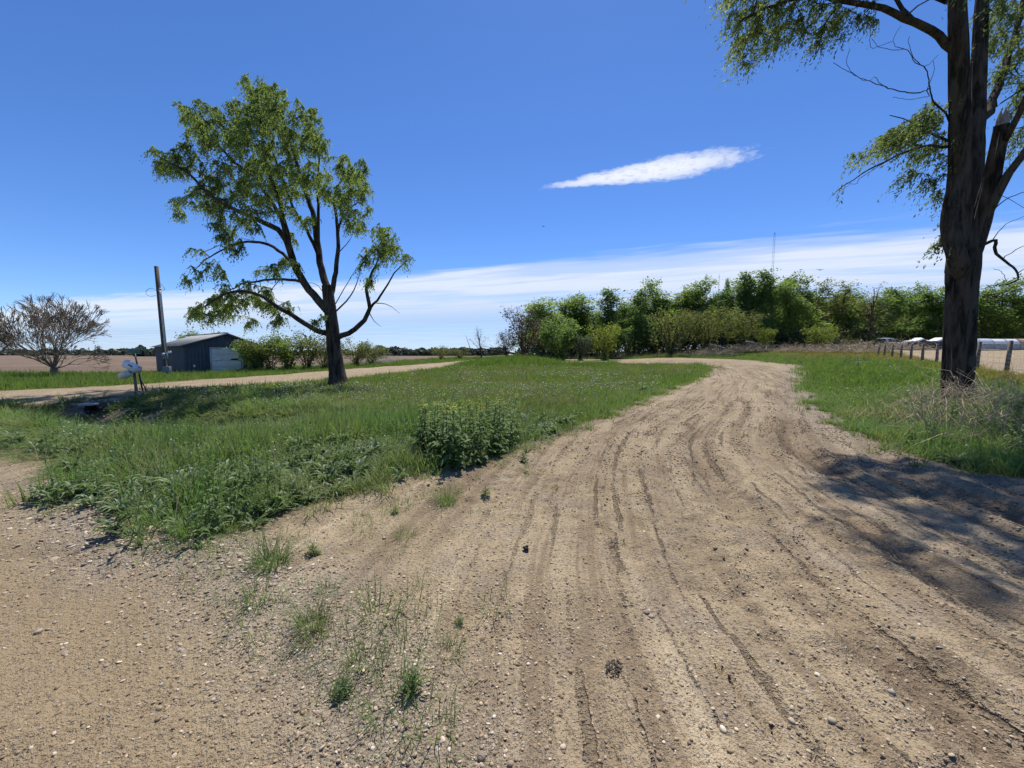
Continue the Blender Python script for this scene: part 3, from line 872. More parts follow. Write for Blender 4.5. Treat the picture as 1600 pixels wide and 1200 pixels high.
    for x, y, r, n in ((1300, -240, 90, 34), (1400, -220, 90, 34), (1480, -280, 100, 34), (1580, -260, 100, 34), (1680, -200, 100, 34), (1440, -120, 70, 22), (1360, -160, 80, 28), (1540, -140, 70, 22), (1650, -100, 90, 26), (1250, -150, 70, 22), (1180, -130, 70, 24), (1200, -220, 80, 24), (1290, -170, 80, 26), (1430, -320, 100, 30), (1350, -280, 100, 30), (1140, -60, 50, 16), (1240, -110, 70, 30), (1290, -110, 70, 30), (1330, -200, 80, 30), (1260, -230, 80, 30)):
        blob(x, y, r, n, (-2.2, .2, 2.4))
    sk.attach(np.concatenate(tg), bow=.2, down=.22)
    sk.finish(.0055)
    P1, P0 = sk.twig_points(.010)
    la = sprays(P1, P0, 135000, .082, rng, .5, 10, .30, (-.55, -.1, 0), .4)
    root = build_tree('hackberry_tree', sk, M_BARK, M_ELM2, la, base, 'huge dark forked trunk with broken snag and drooping leaves beside the drive', big=40, flute=.27)
    # weathered broken top of the snag
    mb = MB()
    p = sk.p[snag]; dr_ = sk.p[snag] - sk.p[snag - 1]; dr_ /= np.linalg.norm(dr_)
    for k in range(11):
        a = k / 11 * 2 * math.pi
        o_ = np.array([math.cos(a), math.sin(a), 0]) * 8.2 * m
        h = (.16 + .22 * rng.random()) * (1.1 if k % 3 else .6)
        mb.tube([p + o_ - dr_ * (.6 + .6 * rng.random()), p + o_ * .96 + dr_ * h * .4, p + o_ * .9 + dr_ * h], [5.6 * m, 4.6 * m, .9 * m], 5)
    mb.build('broken_snag', M_DEADWOOD, root, label='pale weathered broken end of the leaning stub')
right_tree()

# ------------------------------------------------------------------ the wood behind, bushes and bare trees
M_WOODBARK = bark_mat('woodland_bark', (.03, .024, .018), (.10, .08, .06), 3)
M_GREEN = leaf_mat('fresh_green_leaves', (.105, .15, .04), (.225, .295, .085), .55)
M_DEEP = leaf_mat('deep_green_leaves', (.08, .13, .042), (.175, .25, .082), .54)
M_YELL = leaf_mat('yellow_green_leaves', (.125, .155, .03), (.27, .31, .065), .45)
M_OLIVE = leaf_mat('olive_spring_leaves', (.115, .125, .045), (.23, .245, .08), .48)
M_BUD = leaf_mat('brown_budding_leaves', (.085, .066, .045), (.16, .13, .085), .35, glow=(1.1, 1.0, .8))
M_GREY = leaf_mat('pale_silver_leaves', (.075, .10, .06), (.17, .21, .13), .35)

def wood_tree_mesh(seed, H, crown_lo, wid, n_tw, n_lf, lf, stems=1, form='tall', bud=0.0):
    rng = np.random.default_rng(seed)
    sk = Skel(rng, H * .045)
    sk._add((0, 0, -.3), -1, .001 * H + H * .013); sk.fix[0] = True
    tg = []
    if form == 'tall':
        lean = rng.normal(0, .05, 2)
        top = np.array([lean[0] * H, lean[1] * H, H * .93])
        sk.limb([(0, 0, -.3), (top * .35 + rng.normal(0, .1, 3)), top * .7, top], H * .013, .02, jit=.06)
        nb = 14
        for k in range(nb):
            f = crown_lo + (1 - crown_lo) * (k + rng.random()) / nb
            a = rng.random() * 6.28
            w = wid * (1.15 - .75 * ((f - crown_lo) / (1 - crown_lo))) * (.55 + .6 * rng.random())
            c = top * f + np.array([math.cos(a) * w, math.sin(a) * w, H * .03])
            st = top * max(.12, f - .26)
            sk.limb([st, (st + c) / 2 + np.array([0, 0, .1]), c], H * .004, .012, jit=.08)
            tg.append(in_blob(c + np.array([0, 0, wid * .25]), wid * (.34 + .26 * rng.random()), n_tw // nb, rng, 1.75, .05))
    else:                                                        # many stems fanning from the ground
        for k in range(stems):
            a = rng.random() * 6.28; w = wid * (.25 + .8 * rng.random())
            h = H * (.62 + .36 * rng.random()) * (1 - .25 * (w / wid - .25))
            c = np.array([math.cos(a) * w, math.sin(a) * w, h])
            sk.limb([(0, 0, -.3), (c[0] * .3, c[1] * .3, h * .42), c], H * .007, .012, jit=.07)
            tg.append(in_blob(c * np.array([.95, .95, .9]), wid * .36, n_tw // stems, rng, 1.3, .05))
            tg.append(in_blob(c * np.array([.75, .75, .55]), wid * .33, n_tw // stems // 2, rng, 1.2, .05))
    sk.attach(np.concatenate(tg), bow=.15)
    sk.finish(.010 if H > 6 else .006)
    V, F_ = sk.wood(8)
    P1, P0 = sk.twig_points(.05)
    Vl, Fl, ti = leaves(P1, P0, n_lf, lf, rng, lf * 1.2, .3, .55)
    return (V, F_), (Vl, Fl, ti)
def variant(key, mat, **kw):
    (V, F_), (Vl, Fl, ti) = wood_tree_mesh(**kw)
    return (mesh_np(key + '_trunk', V, [F_], M_WOODBARK, True), mesh_np(key + '_crown', Vl, [Fl], mat, False, dict(tint=ti)), kw['H'], kw['wid'])
VAR = {
    'tallA': variant('tallA', M_GREEN, seed=21, H=12, crown_lo=.20, wid=2.4, n_tw=320, n_lf=8200, lf=.23),
    'tallB': variant('tallB', M_GREEN, seed=22, H=12, crown_lo=.26, wid=2.0, n_tw=300, n_lf=6200, lf=.23),
    'tallC': variant('tallC', M_DEEP, seed=23, H=12, crown_lo=.18, wid=2.3, n_tw=320, n_lf=8200, lf=.23),
    'tallD': variant('tallD', M_OLIVE, seed=24, H=12, crown_lo=.15, wid=2.5, n_tw=340, n_lf=5200, lf=.21),
    'tallE': variant('tallE', M_DEEP, seed=25, H=12, crown_lo=.30, wid=2.1, n_tw=300, n_lf=6400, lf=.23),
    'bare': variant('bare', M_BUD, seed=26, H=8, crown_lo=.2, wid=2.4, n_tw=420, n_lf=2600, lf=.17, form='fan', stems=15),
    'thin': variant('thin', M_BUD, seed=27, H=11, crown_lo=.45, wid=1.3, n_tw=160, n_lf=420, lf=.16),
    'dense': variant('dense', M_DEEP, seed=28, H=5, crown_lo=.1, wid=1.9, n_tw=260, n_lf=6000, lf=.20, form='fan', stems=13),
    'yell': variant('yell', M_YELL, seed=29, H=5, crown_lo=.1, wid=1.8, n_tw=280, n_lf=4200, lf=.16, form='fan', stems=14),
    'olive': variant('olive', M_OLIVE, seed=30, H=7, crown_lo=.1, wid=2.5, n_tw=380, n_lf=4600, lf=.17, form='fan', stems=16),
    'silver': variant('silver', M_GREY, seed=31, H=4, crown_lo=.1, wid=1.4, n_tw=200, n_lf=3600, lf=.16, form='fan', stems=10),
    'scrub': variant('scrub', M_OLIVE, seed=32, H=3, crown_lo=.1, wid=1.2, n_tw=220, n_lf=2400, lf=.10, form='fan', stems=14),
    'scrubg': variant('scrubg', M_GREEN, seed=33, H=3, crown_lo=.1, wid=1.2, n_tw=220, n_lf=3600, lf=.12, form='fan', stems=12),
}
_tr = random.Random(4)
def place_tree(name, key, px, top, Y, wpx=None, label='', cat='tree', group=None, rz=None):
    """a copy of one kind of tree whose top reaches a given height and width"""
    x = at(px, 600, Y)[0]
    z = float(z_base(np.array([x]), np.array([Y]))[0])
    H = at(px, top, Y)[2] - z
    tm, cm, h0, w0 = VAR[key]
    sz = H / h0
    sx = sz if wpx is None else (wpx / F * Y) / (2.35 * w0)
    root = empty(name, (x, Y, z), label=label, cat=cat, group=group)
    root.rotation_euler = (0, 0, _tr.random() * 6.28 if rz is None else rz)
    root.scale = (sx, sx, sz)
    obj('trunk', tm, root); obj('crown', cm, root)
    return root
W = 'trees along the front of the wood'
for nm, key, px, top, Y, wpx, lab, cat in [
    ('budding_tree', 'bare', 818, 461, 52, 82, 'brown budding many-stemmed tree at the left end of the wood', 'tree'),
    ('budding_tree', 'bare', 792, 506, 51, 44, 'small brown budding tree left of the big budding one at the wood edge', 'tree'),
    ('leafy_bush', 'dense', 876, 493, 49, 76, 'dark green rounded bushy tree in front of the wood by the grass hump', 'tree'),
    ('silver_bush', 'silver', 905, 521, 49, 40, 'pale silvery bush tucked right of the dark green bushy tree', 'bush'),
    ('young_tree', 'yell', 944, 499, 50, 58, 'light yellow-green young tree in front of dark trunks, left of the wood centre', 'tree'),
    ('olive_tree', 'olive', 1046, 470, 54, 80, 'olive green tree with dark centre in the middle of the wood front', 'tree'),
    ('willow_tree', 'olive', 1106, 468, 55, 84, 'broad yellowish olive tree behind the left end of the brush pile', 'tree'),
    ('willow_tree', 'olive', 1160, 477, 55, 72, 'olive tree with thin stems behind the right end of the brush pile', 'tree'),
    ('yellow_bush', 'yell', 1192, 506, 54, 36, 'small yellow-green bush right of the brush pile', 'bush'),
    ('yellow_bush', 'yell', 1280, 503, 52, 58, 'bright yellow-green bush standing alone before the dark wood', 'bush'),
    ('thin_tree', 'thin', 1356, 444, 60, 44, 'thin nearly bare tree rising above the wood left of the big trunk', 'tree'),
    ('bare_sapling', 'thin', 752, 512, 56, 30, 'small bare sapling standing alone at the end of the far lane', 'tree'),
    ('dark_conifer', 'tallC', 1137, 443, 74, 26, 'narrow dark tree top poking above the middle of the wood', 'tree'),
]:
    place_tree(nm, key, px, top, Y, wpx, lab, cat, W)
tops = [(868, 471), (899, 467), (925, 465), (951, 462), (989, 459), (1015, 447), (1064, 452), (1097, 444), (1125, 452), (1150, 447), (1167, 433), (1202, 431), (1220, 433), (1240, 444), (1273, 447), (1298, 454), (1319, 454), (1340, 462), (1372, 470), (1392, 458), (1424, 454), (1452, 453), (1470, 451), (1536, 454), (1567, 447), (1592, 444), (1625, 450)]
keys = ['tallB', 'tallA', 'tallB', 'tallC', 'tallC', 'tallA', 'tallB', 'tallA', 'tallE', 'tallA', 'tallC', 'tallC', 'tallE', 'tallB', 'tallD', 'tallD', 'tallE', 'tallB', 'tallD', 'tallC', 'tallA', 'tallE', 'tallA', 'tallB', 'tallA', 'tallC', 'tallB']
ORD = 'first second third fourth fifth sixth seventh eighth ninth tenth eleventh twelfth thirteenth fourteenth fifteenth sixteenth seventeenth eighteenth nineteenth twentieth twenty-first twenty-second twenty-third twenty-fourth twenty-fifth twenty-sixth twenty-seventh'.split()
TONE = dict(tallA='bright green', tallB='light green', tallC='deep green', tallD='olive', tallE='dark green')
for (px, top), key, nth in zip(tops, keys, ORD):
    far = 62 + 10 * _tr.random() + (14 if px > 1370 else 0)
    place_tree('woodland_tree', key, px, top + _tr.uniform(-3, 3), far, _tr.uniform(66, 92), 'tall %s tree, %s from the left in the skyline row of the wood' % (TONE[key], nth), 'tree', 'skyline trees of the wood')
for k in range(44):
    px = 850 + k * 18 + _tr.uniform(-8, 8)
    top = np.interp(px, [850, 960, 1020, 1200, 1300, 1500, 1650], [492, 482, 470, 458, 474, 474, 465]) + _tr.uniform(-4, 14)
    far = 70 + 14 * _tr.random() + (12 if px > 1370 else 0)
    place_tree('woodland_tree', _tr.choice(['tallB', 'tallC', 'tallE', 'tallD', 'tallC']), px, top, far, _tr.uniform(64, 96), 'green tree deep in the wood behind the skyline row', 'tree', 'tall trees massed in the wood')
for k in range(26):
    px = 846 + k * 31 + _tr.uniform(-9, 9)
    top = np.interp(px, [850, 960, 1020, 1200, 1300, 1500, 1650], [500, 488, 476, 466, 482, 482, 472]) + _tr.uniform(-2, 10)
    place_tree('woodland_tree', _tr.choice(['tallC', 'tallE', 'tallD']), px, top, 92 + 20 * _tr.random(), _tr.uniform(60, 84), 'green tree deep in the wood behind the skyline row', 'tree', 'tall trees massed in the wood')
def undergrowth():
    rng = np.random.default_rng(12)
    n = 30000
    px = rng.uniform(805, 1680, n); Y = rng.uniform(58, 100, n) + np.where(px > 1370, 16, 0)
    x = (px - 800) / F * Y
    z = z_base(x, Y) + 3.6 * rng.random(n) ** 1.3 * (.35 + 1.2 * fbm(x * .2, Y * .2, 14, 3)) * np.interp(px, [805, 860], [.4, 1])
    c = np.stack([x, Y, z], 1)
    d = rng.normal(0, 1, (n, 3)); d[:, 2] *= 1.6; d /= np.linalg.norm(d, axis=1)[:, None]
    s_ = np.cross(d, rng.normal(0, 1, (n, 3))); s_ /= np.linalg.norm(s_, axis=1)[:, None]
    L = rng.uniform(.12, .42, n)[:, None]
    V = np.stack([c - d * L, c - s_ * L * .35, c + d * L, c + s_ * L * .35], 1).reshape(-1, 3)
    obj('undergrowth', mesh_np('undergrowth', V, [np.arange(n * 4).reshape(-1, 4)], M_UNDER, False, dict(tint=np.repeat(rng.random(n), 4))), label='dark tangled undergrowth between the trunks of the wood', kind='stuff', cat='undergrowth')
M_UNDER = leaf_mat('undergrowth_leaves', (.035, .035, .022), (.085, .085, .045), .25)  # dark leaf colour stands in for the deep shade between the trunks
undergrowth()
# shrubs beside the shed and along the far verge
for px, top, Y, wpx, key, lab in [
    (400, 524, 34.2, 50, 'scrubg', 'dense green shrub hiding the right edge of the shed door'),
    (425, 520, 34.5, 52, 'scrub', 'olive shrub second to the right of the shed'),
    (452, 516, 35, 54, 'scrubg', 'green shrub third to the right of the shed'),
    (480, 512, 35.5, 56, 'scrub', 'tall twiggy olive shrub just left of the lone tree trunk'),
    (506, 526, 36, 48, 'scrub', 'low olive shrub partly behind the lone tree trunk'),
    (556, 524, 39, 42, 'scrub', 'small straggly shrub just right of the lone tree trunk'),
    (580, 532, 41, 46, 'scrub', 'low brownish shrub right of the straggly one beyond the lane'),
    (690, 538, 52, 26, 'scrub', 'small shrub low on the horizon near the end of the far lane'),
    (720, 541, 54, 26, 'scrub', 'tiny shrub beside the dead branches at the end of the lane'),
    (318, 511, 44, 50, 'scrubg', 'green treetop showing above the shed roof'),
    (1370, 528, 60, 60, 'scrub', 'twiggy grey shrub at the far end of the fence'),
    (1330, 522, 62, 50, 'scrub', 'twiggy shrub above the dry brush near the yellow bush'),
]:
    place_tree('shrub', key, px, top, Y, wpx * 1.55, lab, 'shrub', 'shrubs beyond the lane and fence')
# leafless spreading tree by the field
M_PALEBARK = bark_mat('pale_twig_bark', (.13, .105, .08), (.30, .25, .195), 6)
M_TWIGBUD = leaf_mat('tan_buds', (.16, .12, .08), (.30, .25, .16), .35, glow=(1.1, 1.0, .8))
def vase_tree():
    rng = np.random.default_rng(17)
    x, y = gp(86, 588); z = zt(x, y)
    base = np.array([x, y, z])
    sk = Skel(rng, .22)
    sk.limb([(0, 0, -.1), (0, .02, .25), (.02, 0, .55)], .26, .22, jit=0)
    m = y / 600
    tg = []
    def fork(par, d, L, r, depth):
        p = sk.p[par]; steps = 3
        dd = d.copy()
        for i in range(steps):
            dd = dd + rng.normal(0, .07, 3) + np.array([0, 0, .025]); dd /= np.linalg.norm(dd)
            p = p + dd * L / steps
            par = sk._add(p, par, r * (1 - .3 * (i + 1) / steps)); sk.fix[par] = True
        if depth == 0:
            return
        for j in range(3 if rng.random() < (.30 if depth > 1 else .8) else 2):
            w = np.cross(dd, rng.normal(0, 1, 3)); w /= np.linalg.norm(w)
            e = dd + w * rng.uniform(.18, .52); e /= np.linalg.norm(e)
            fork(par, e, L * rng.uniform(.68, .9), max(r * .62, .015), depth - 1)
    base_i = sk.n - 1
    for k in range(22):
        a = k * 2.4 + rng.normal(0, .2); el = math.radians(12 + 74 * ((k * .618) % 1) ** .8)
        fork(base_i, np.array([math.cos(a) * math.cos(el), math.sin(a) * math.cos(el), math.sin(el)]), 1.22 * rng.uniform(.85, 1.1), .042 * rng.uniform(.8, 1.2), 6)
    sk.rad = np.maximum(sk.r[:sk.n], .012)
    P1, P0 = sk.twig_points(.03)
    la = leaves(P1, P0, 6000, .055, rng, .06, .0, .6)
    build_tree('bare_tree', sk, M_PALEBARK, M_TWIGBUD, la, base, 'leafless spreading vase-shaped tree at the edge of the ploughed field')
vase_tree()
# far woods along the horizon: one mass
def far_band(name, spans, label):
    rng = np.random.default_rng(3)
    V, Fq, ti = [], [], []
    o = 0
    for (p0, p1, Y, top0, top1, n, lf) in spans:
        px = rng.uniform(p0, p1, n)
        hgt = np.interp(px, [p0, p1], [top0, top1]) * (.45 + .9 * fbm(px * .11, px * 0 + Y, 8, 3))
        dep = rng.normal(0, Y * .02, n)
        c = np.stack([(px - 800) / F * (Y + dep), Y + dep, .2 + hgt * rng.random(n) ** .8 * Y / F], 1)
        d = rng.normal(0, 1, (n, 3)); d /= np.linalg.norm(d, axis=1)[:, None]
        s_ = np.cross(d, rng.normal(0, 1, (n, 3))); s_ /= np.linalg.norm(s_, axis=1)[:, None]
        V.append(np.stack([c - d * lf, c - s_ * lf, c + d * lf, c + s_ * lf], 1).reshape(-1, 3)); ti.append(np.repeat(rng.random(n), 4))
    V = np.concatenate(V); ti = np.concatenate(ti)
    obj(name, mesh_np(name, V, [np.arange(len(V)).reshape(-1, 4)], M_FAR, False, dict(tint=ti)), label=label, kind='stuff', cat='woods')
M_FAR = leaf_mat('far_woods_leaves', (.05, .065, .055), (.10, .12, .10), .2)
far_band('distant_woods', [(560, 790, 480, 13, 11, 3200, 2.2), (-40, 250, 700, 9, 9, 3200, 2.6), (212, 246, 330, 15, 14, 1500, 1.3), (240, 560, 800, 7, 8, 2200, 3)], 'distant line of dark woods along the flat horizon')

# ------------------------------------------------------------------ the shed
M_SIDING = flat_mat('dark_blue_steel_siding', (.045, .061, .09), .6, 0.0, .15, 2.0, dirt=(.06, .068, .078))
M_ROOF = flat_mat('grey_steel_roof', (.19, .20, .21), .6, 0, .12, 2.0, dirt=(.15, .14, .13))
M_DOOR = flat_mat('grey_door_paint', (.70, .72, .74), .5, 0, .08, 3, dirt=(.30, .31, .32))
M_TRIM = flat_mat('pale_trim', (.5, .53, .57), .5, 0, .1, 3)
M_BLACK = flat_mat('dark_glass', (.012, .012, .014), .2)
M_WHITE = flat_mat('white_paint', (.78, .78, .76), .5, 0, .06, 5, dirt=(.5, .48, .44))
M_CREAM = flat_mat('cream_plastic', (.72, .69, .58), .5, 0, .06, 5, dirt=(.45, .4, .32))
M_STEEL = flat_mat('galvanised_steel', (.36, .38, .40), .42, .7, .15, 8)
M_CABINET = flat_mat('grey_green_cabinet', (.16, .19, .20), .6, 0, .12, 6)
M_RUST = flat_mat('rusted_pipe', (.07, .05, .04), .9, 0, .3, 12)
M_POLE = flat_mat('weathered_pole_wood', (.10, .078, .06), .9, 0, .3, 9, .6)
M_POST = flat_mat('grey_post_wood', (.15, .125, .10), .9, 0, .35, 7, .6)
M_GREENSIGN = flat_mat('green_sign_face', (.012, .10, .062), .4, 0, .1, 10)
M_WIRE = flat_mat('black_wire', (.02, .02, .02), .5)
M_CONC = flat_mat('concrete', (.46, .45, .42), .9, 0, .15, 4, .4, dirt=(.28, .26, .23))
def shed():
    # gable front faces right and towards the viewer; long wall faces left and towards the viewer
    A = at(291, 600, 32.3)[:2]                            # near corner where the two walls meet
    ang = math.radians(55); Wd = 6.0; Ln = 8.3
    z0 = zt(*A) - .1
    root = empty('shed', (A[0], A[1], z0), label='dark blue steel shed with pale garage door beside the far lane', cat='shed')
    root.rotation_euler = (0, 0, ang)
    He, Hr = 2.5, 3.6
    ov = .28
    # local x along the gable, local y away along the long wall
    pw = .76
    def rib_panel(x0, x1, top0, top1, axis, off, sgn, z_lo=0.0):
        """one ribbed sheet between x0 and x1"""
        mb = MB()
        w = x1 - x0
        prof = [(0, .0)]
        for k in range(3):
            c = w * (k + .5) / 3
            prof += [(c - .045, 0), (c - .02, .028), (c + .02, .028), (c + .045, 0)]
        prof += [(w, 0)]
        V, n = [], len(prof)
        for (a, d) in prof:
            t = a / w; tp = top0 + (top1 - top0) * t
            for z_ in (z_lo, tp):
                p = (x0 + a, off - sgn * d) if axis == 'x' else (off - sgn * d, x0 + a)
                V.append((p[0], p[1], z_))
        for (a, d) in prof:
            t = a / w; tp = top0 + (top1 - top0) * t
            for z_ in (z_lo, tp):
                p = (x0 + a, off + sgn * .03) if axis == 'x' else (off + sgn * .03, x0 + a)
                V.append((p[0], p[1], z_))
        Fs = [(2 * i, 2 * i + 2, 2 * i + 3, 2 * i + 1) for i in range(n - 1)]
        b = 2 * n
        Fs += [(b + 2 * i, b + 2 * i + 1, b + 2 * i + 3, b + 2 * i + 2) for i in range(n - 1)]
        mb.add(V, Fs)
        return mb.mesh('siding_panel', M_SIDING)
    def roof_h(x):
        return He + (Hr - He) * (1 - abs(x - Wd / 2) / (Wd / 2))
    dx0, dx1, dh = 1.85, 4.15, 2.25
    xs = sorted(set(list(np.round(np.arange(0, Wd + .01, pw), 3)) + [dx0, dx1, Wd / 2]))
    for a, b in zip(xs[:-1], xs[1:]):
        if b - a < .05:
            continue
        lo = dh if (a >= dx0 - .01 and b <= dx1 + .01) else 0
        obj('siding_panel', rib_panel(a + .003, b - .003, roof_h(a), roof_h(b), 'x', 0.0, 1, lo), root)
        obj('siding_panel', rib_panel(a + .003, b - .003, roof_h(a), roof_h(b), 'x', Ln, -1, 0), root)
    ys = np.linspace(0, Ln, 9)
    for a, b in zip(ys[:-1], ys[1:]):
        obj('siding_panel', rib_panel(a + .003, b - .003, He, He, 'y', 0.0, 1), root)
        obj('siding_panel', rib_panel(a + .003, b - .003, He, He, 'y', Wd, -1), root)
    # roof sheets
    rys = np.linspace(-ov, Ln + ov, 10)
    sl = (Hr - He) / (Wd / 2)
    for side in (-1, 1):
        for a, b in zip(rys[:-1], rys[1:]):
            mb = MB(); xe = Wd / 2 + side * (Wd / 2 + ov); ze = He - ov * sl
            xr = Wd / 2 + side * .004
            V = []
            prof = [(a + .002, 0), (a + .03, .03), (a + .06, 0), ((a + b) / 2 - .03, 0), ((a + b) / 2, .03), ((a + b) / 2 + .03, 0), (b - .002, 0)]
            for (yy, d) in prof:
                V += [(xe, yy, ze + .06 + d), (xr, yy, Hr + .06 + d), (xe, yy, ze + .02), (xr, yy, Hr + .02)]
            Fs = []
            for i in range(len(prof) - 1):
                p, q_ = 4 * i, 4 * i + 4
                Fs += [(p, q_, q_ + 1, p + 1), (p + 2, p + 3, q_ + 3, q_ + 2), (p, p + 2, q_ + 2, q_), (p + 1, q_ + 1, q_ + 3, p + 3)]
            e = 4 * (len(prof) - 1)
            Fs += [(0, 1, 3, 2), (e, e + 2, e + 3, e + 1)]
            mb.add(V, Fs).build('roof_sheet', M_ROOF, root)
    MB().box((Wd / 2, Ln / 2, Hr + .085), (.3, Ln + 2 * ov, .03)).build('ridge_cap', M_ROOF, root)
    # door
    door = MB().box(((dx0 + dx1) / 2, .06, dh / 2), (dx1 - dx0 - .02, .03, dh - .02)).build('garage_door', M_DOOR, root)
    for k in range(4):
        MB().box(((dx0 + dx1) / 2, .032, dh * (k + .5) / 4), (dx1 - dx0 - .06, .03, dh / 4 - .02)).build('door_section', M_DOOR, door, bevel=.006)
    MB().box((dx0 + .55, .005, dh * .56), (.6, .02, .15)).build('window', M_WHITE, door, label='pale window strip in the garage door')
    MB().box((dx0 + 1.75, .005, dh * .57), (.55, .02, .15)).build('window', M_BLACK, door, label='dark window strip in the garage door')
    MB().box(((dx0 + dx1) / 2, -.035, dh + .05), (dx1 - dx0 + .2, .05, .1)).build('door_frame', M_TRIM, root)
    for xx in (dx0 - .05, dx1 + .05):
        MB().box((xx, -.035, dh / 2), (.1, .05, dh)).build('door_frame', M_TRIM, root)
    for x0_, x1_, z0_, z1_ in ((-ov, Wd / 2, He - ov * sl, Hr), (Wd + ov, Wd / 2, He - ov * sl, Hr)):
        n_ = math.hypot(x1_ - x0_, z1_ - z0_); an = math.atan2(z1_ - z0_, x1_ - x0_)
        MB().box(((x0_ + x1_) / 2, -ov - .02, (z0_ + z1_) / 2 - .02), (n_, .03, .16), M=Matrix.Rotation(-an, 3, 'Y')).build('fascia', M_SIDING, root)
    MB().box((.6, -.07, .75), (.12, .08, .2)).build('wall_box', M_WHITE, root, bevel=.01)
    MB().tube([(1.4, -.08, 0), (1.4, -.08, 1.7)], .03, 8).build('stand_pipe', M_SIDING, root)
shed()

# ------------------------------------------------------------------ utility pole with meter
def pole():
    b = gp(261, 587)
    z0 = zt(*b)
    top = at(244, 416, b[1] - .25)
    top0 = np.array([top[0] - b[0], top[1] - b[1], top[2] - z0])
    root = empty('utility_pole', (b[0], b[1], z0), label='leaning wooden utility pole with meter box in front of the shed', cat='pole')
    lean = np.array([top0[0], top0[1], 0]) * .55
    tp = np.array([top0[0] * .55, top0[1], top0[2]])
    def on(t, dx=0, dy=0):
        return tp * t + np.array([dx, dy, 0])
    MB().tube([on(-.03), on(.3), on(.7), on(1)], [.17, .16, .145, .13], 12).build('pole', M_POLE, root, smooth=True)
    MB().tube([on(.02, .19, -.14), on(.3, .185, -.14), on(.74, .17, -.12), on(.78, .15, -.1)], .055, 8).build('conduit', M_STEEL, root, smooth=True)
    MB().tube([on(.76, .15, -.12), on(.79, .17, -.16), on(.80, .24, -.18), on(.785, .27, -.18)], .05, 8).build('weatherhead', M_STEEL, root, smooth=True)
    MB().box(on(.185, .2, -.22), (.34, .16, .5)).build('meter_box', M_CABINET, root, bevel=.02)
    mt = MB(); mt.tube([on(.20, .2, -.30), on(.20, .2, -.42)], .1, 14).build('meter', M_TRIM, root, smooth=False)
    MB().box(on(.045, .25, -.24), (.5, .26, .7)).build('cabinet', M_CABINET, root, bevel=.02)
    MB().box(on(.22, .55, -.2), (.2, .1, .16)).build('floodlight', M_WHITE, root, bevel=.02)
    for k, (s_, t) in enumerate(((-1, .78), (1, .84))):
        pts = [on(t, s_ * .1, -.1), on(t + .02, s_ * .35, -.15), on(t + .01, s_ * .75, -.1), on(t - .025, s_ * .9, -.1), on(t - .05, s_ * .6, -.12), on(t - .045, s_ * .15, -.12)]
        if s_ > 0:
            pts = [on(t + .015, .1, -.1), on(t, .3, -.1), on(t - .04, .55, -.1), on(t - .055, .5, -.1), on(t - .05, .15, -.1)]
        MB().tube(resample(pts, .08, np.random.default_rng(k), 0), .014, 5).build('service_wire', M_WIRE, root)
pole()

# ------------------------------------------------------------------ mailbox, paper box, address sign
def dome_prism(L, w, h):
    """mailbox body: flat floor, arched top, along local x"""
    poly = [(-w / 2, 0), (w / 2, 0)] + [(w / 2 * math.cos(a), h - w / 2 + w / 2 * math.sin(a)) for a in np.linspace(0, math.pi, 9)]
    return MB().prism(poly, -L / 2, L / 2, 'x')
def mailbox():
    b = gp(212, 616); z0 = zt(*b)
    root = empty('mailbox', (b[0], b[1], z0), label='white tilted mailbox on a wooden post by the far lane', cat='mailbox')
    MB().tube([(0.05, 0, -.1), (0, 0, .95)], [.055, .05], 8).build('post', M_POST, root)
    R = Matrix.Rotation(math.radians(24), 4, 'Y') @ Matrix.Rotation(math.radians(-12), 4, 'Z')
    bx = dome_prism(.62, .26, .30).build('box', M_WHITE, root, smooth=False)
    bx.matrix_local = Matrix.Translation((-.06, -.06, 1.0)) @ R
    dr = dome_prism(.02, .27, .31).build('door', M_WHITE, bx); dr.location = (.322, 0, -.004)
    MB().box((.34, 0, .24), (.03, .03, .06)).build('handle', M_STEEL, dr).location = (-.322, 0, 0)
    MB().box((.1, -.145, .2), (.22, .012, .05)).build('flag', M_POST, bx)
    MB().box((0, 0, .94), (.5, .18, .04)).build('shelf', M_POST, root)
    pb = empty('newspaper_box', (b[0] - .2, b[1] - .14, z0 + .8), label='cream newspaper tube below and left of the white mailbox', cat='mailbox')
    pb.rotation_euler = (0, math.radians(-16), math.radians(-18))
    mb = MB()
    w, h, L, t = .22, .2, .46, .02
    mb.box((0, 0, -h / 2), (L, w, t)); mb.box((0, 0, h / 2), (L, w, t)); mb.box((0, -w / 2, 0), (L, t, h)); mb.box((0, w / 2, 0), (L, t, h))
    mb.build('tube', M_CREAM, pb)
    MB().box((L / 2 - .01, 0, 0), (t, w - .03, h - .03)).build('back_plate', M_CREAM, pb)
    MB().box((.2, .02, .03), (.12, .05, .05)).build('bracket', M_STEEL, pb)
    s = gp(222, 615); zs = zt(*s)
    sg = empty('address_sign', (s[0], s[1], zs), label='small green address sign on a leaning thin metal post beside the mailbox', cat='sign')
    Lx = -.22
    MB().tube([(.06, 0, -.1), (Lx, .05, 1.62)], .028, 6).build('post', M_WIRE, sg)
    MB().tube([(.2, .05, -.05), (-.04, .02, .62)], .02, 6).build('brace', M_WIRE, sg)
    pl = MB().box((Lx, .02, 1.72), (.52, .015, .2), rz=.06).build('plate', M_GREENSIGN, sg, bevel=.004)
    MB().box((Lx, .008, 1.808), (.50, .006, .008), rz=.06).box((Lx, .008, 1.632), (.50, .006, .008), rz=.06).build('border', M_TRIM, pl)
mailbox()

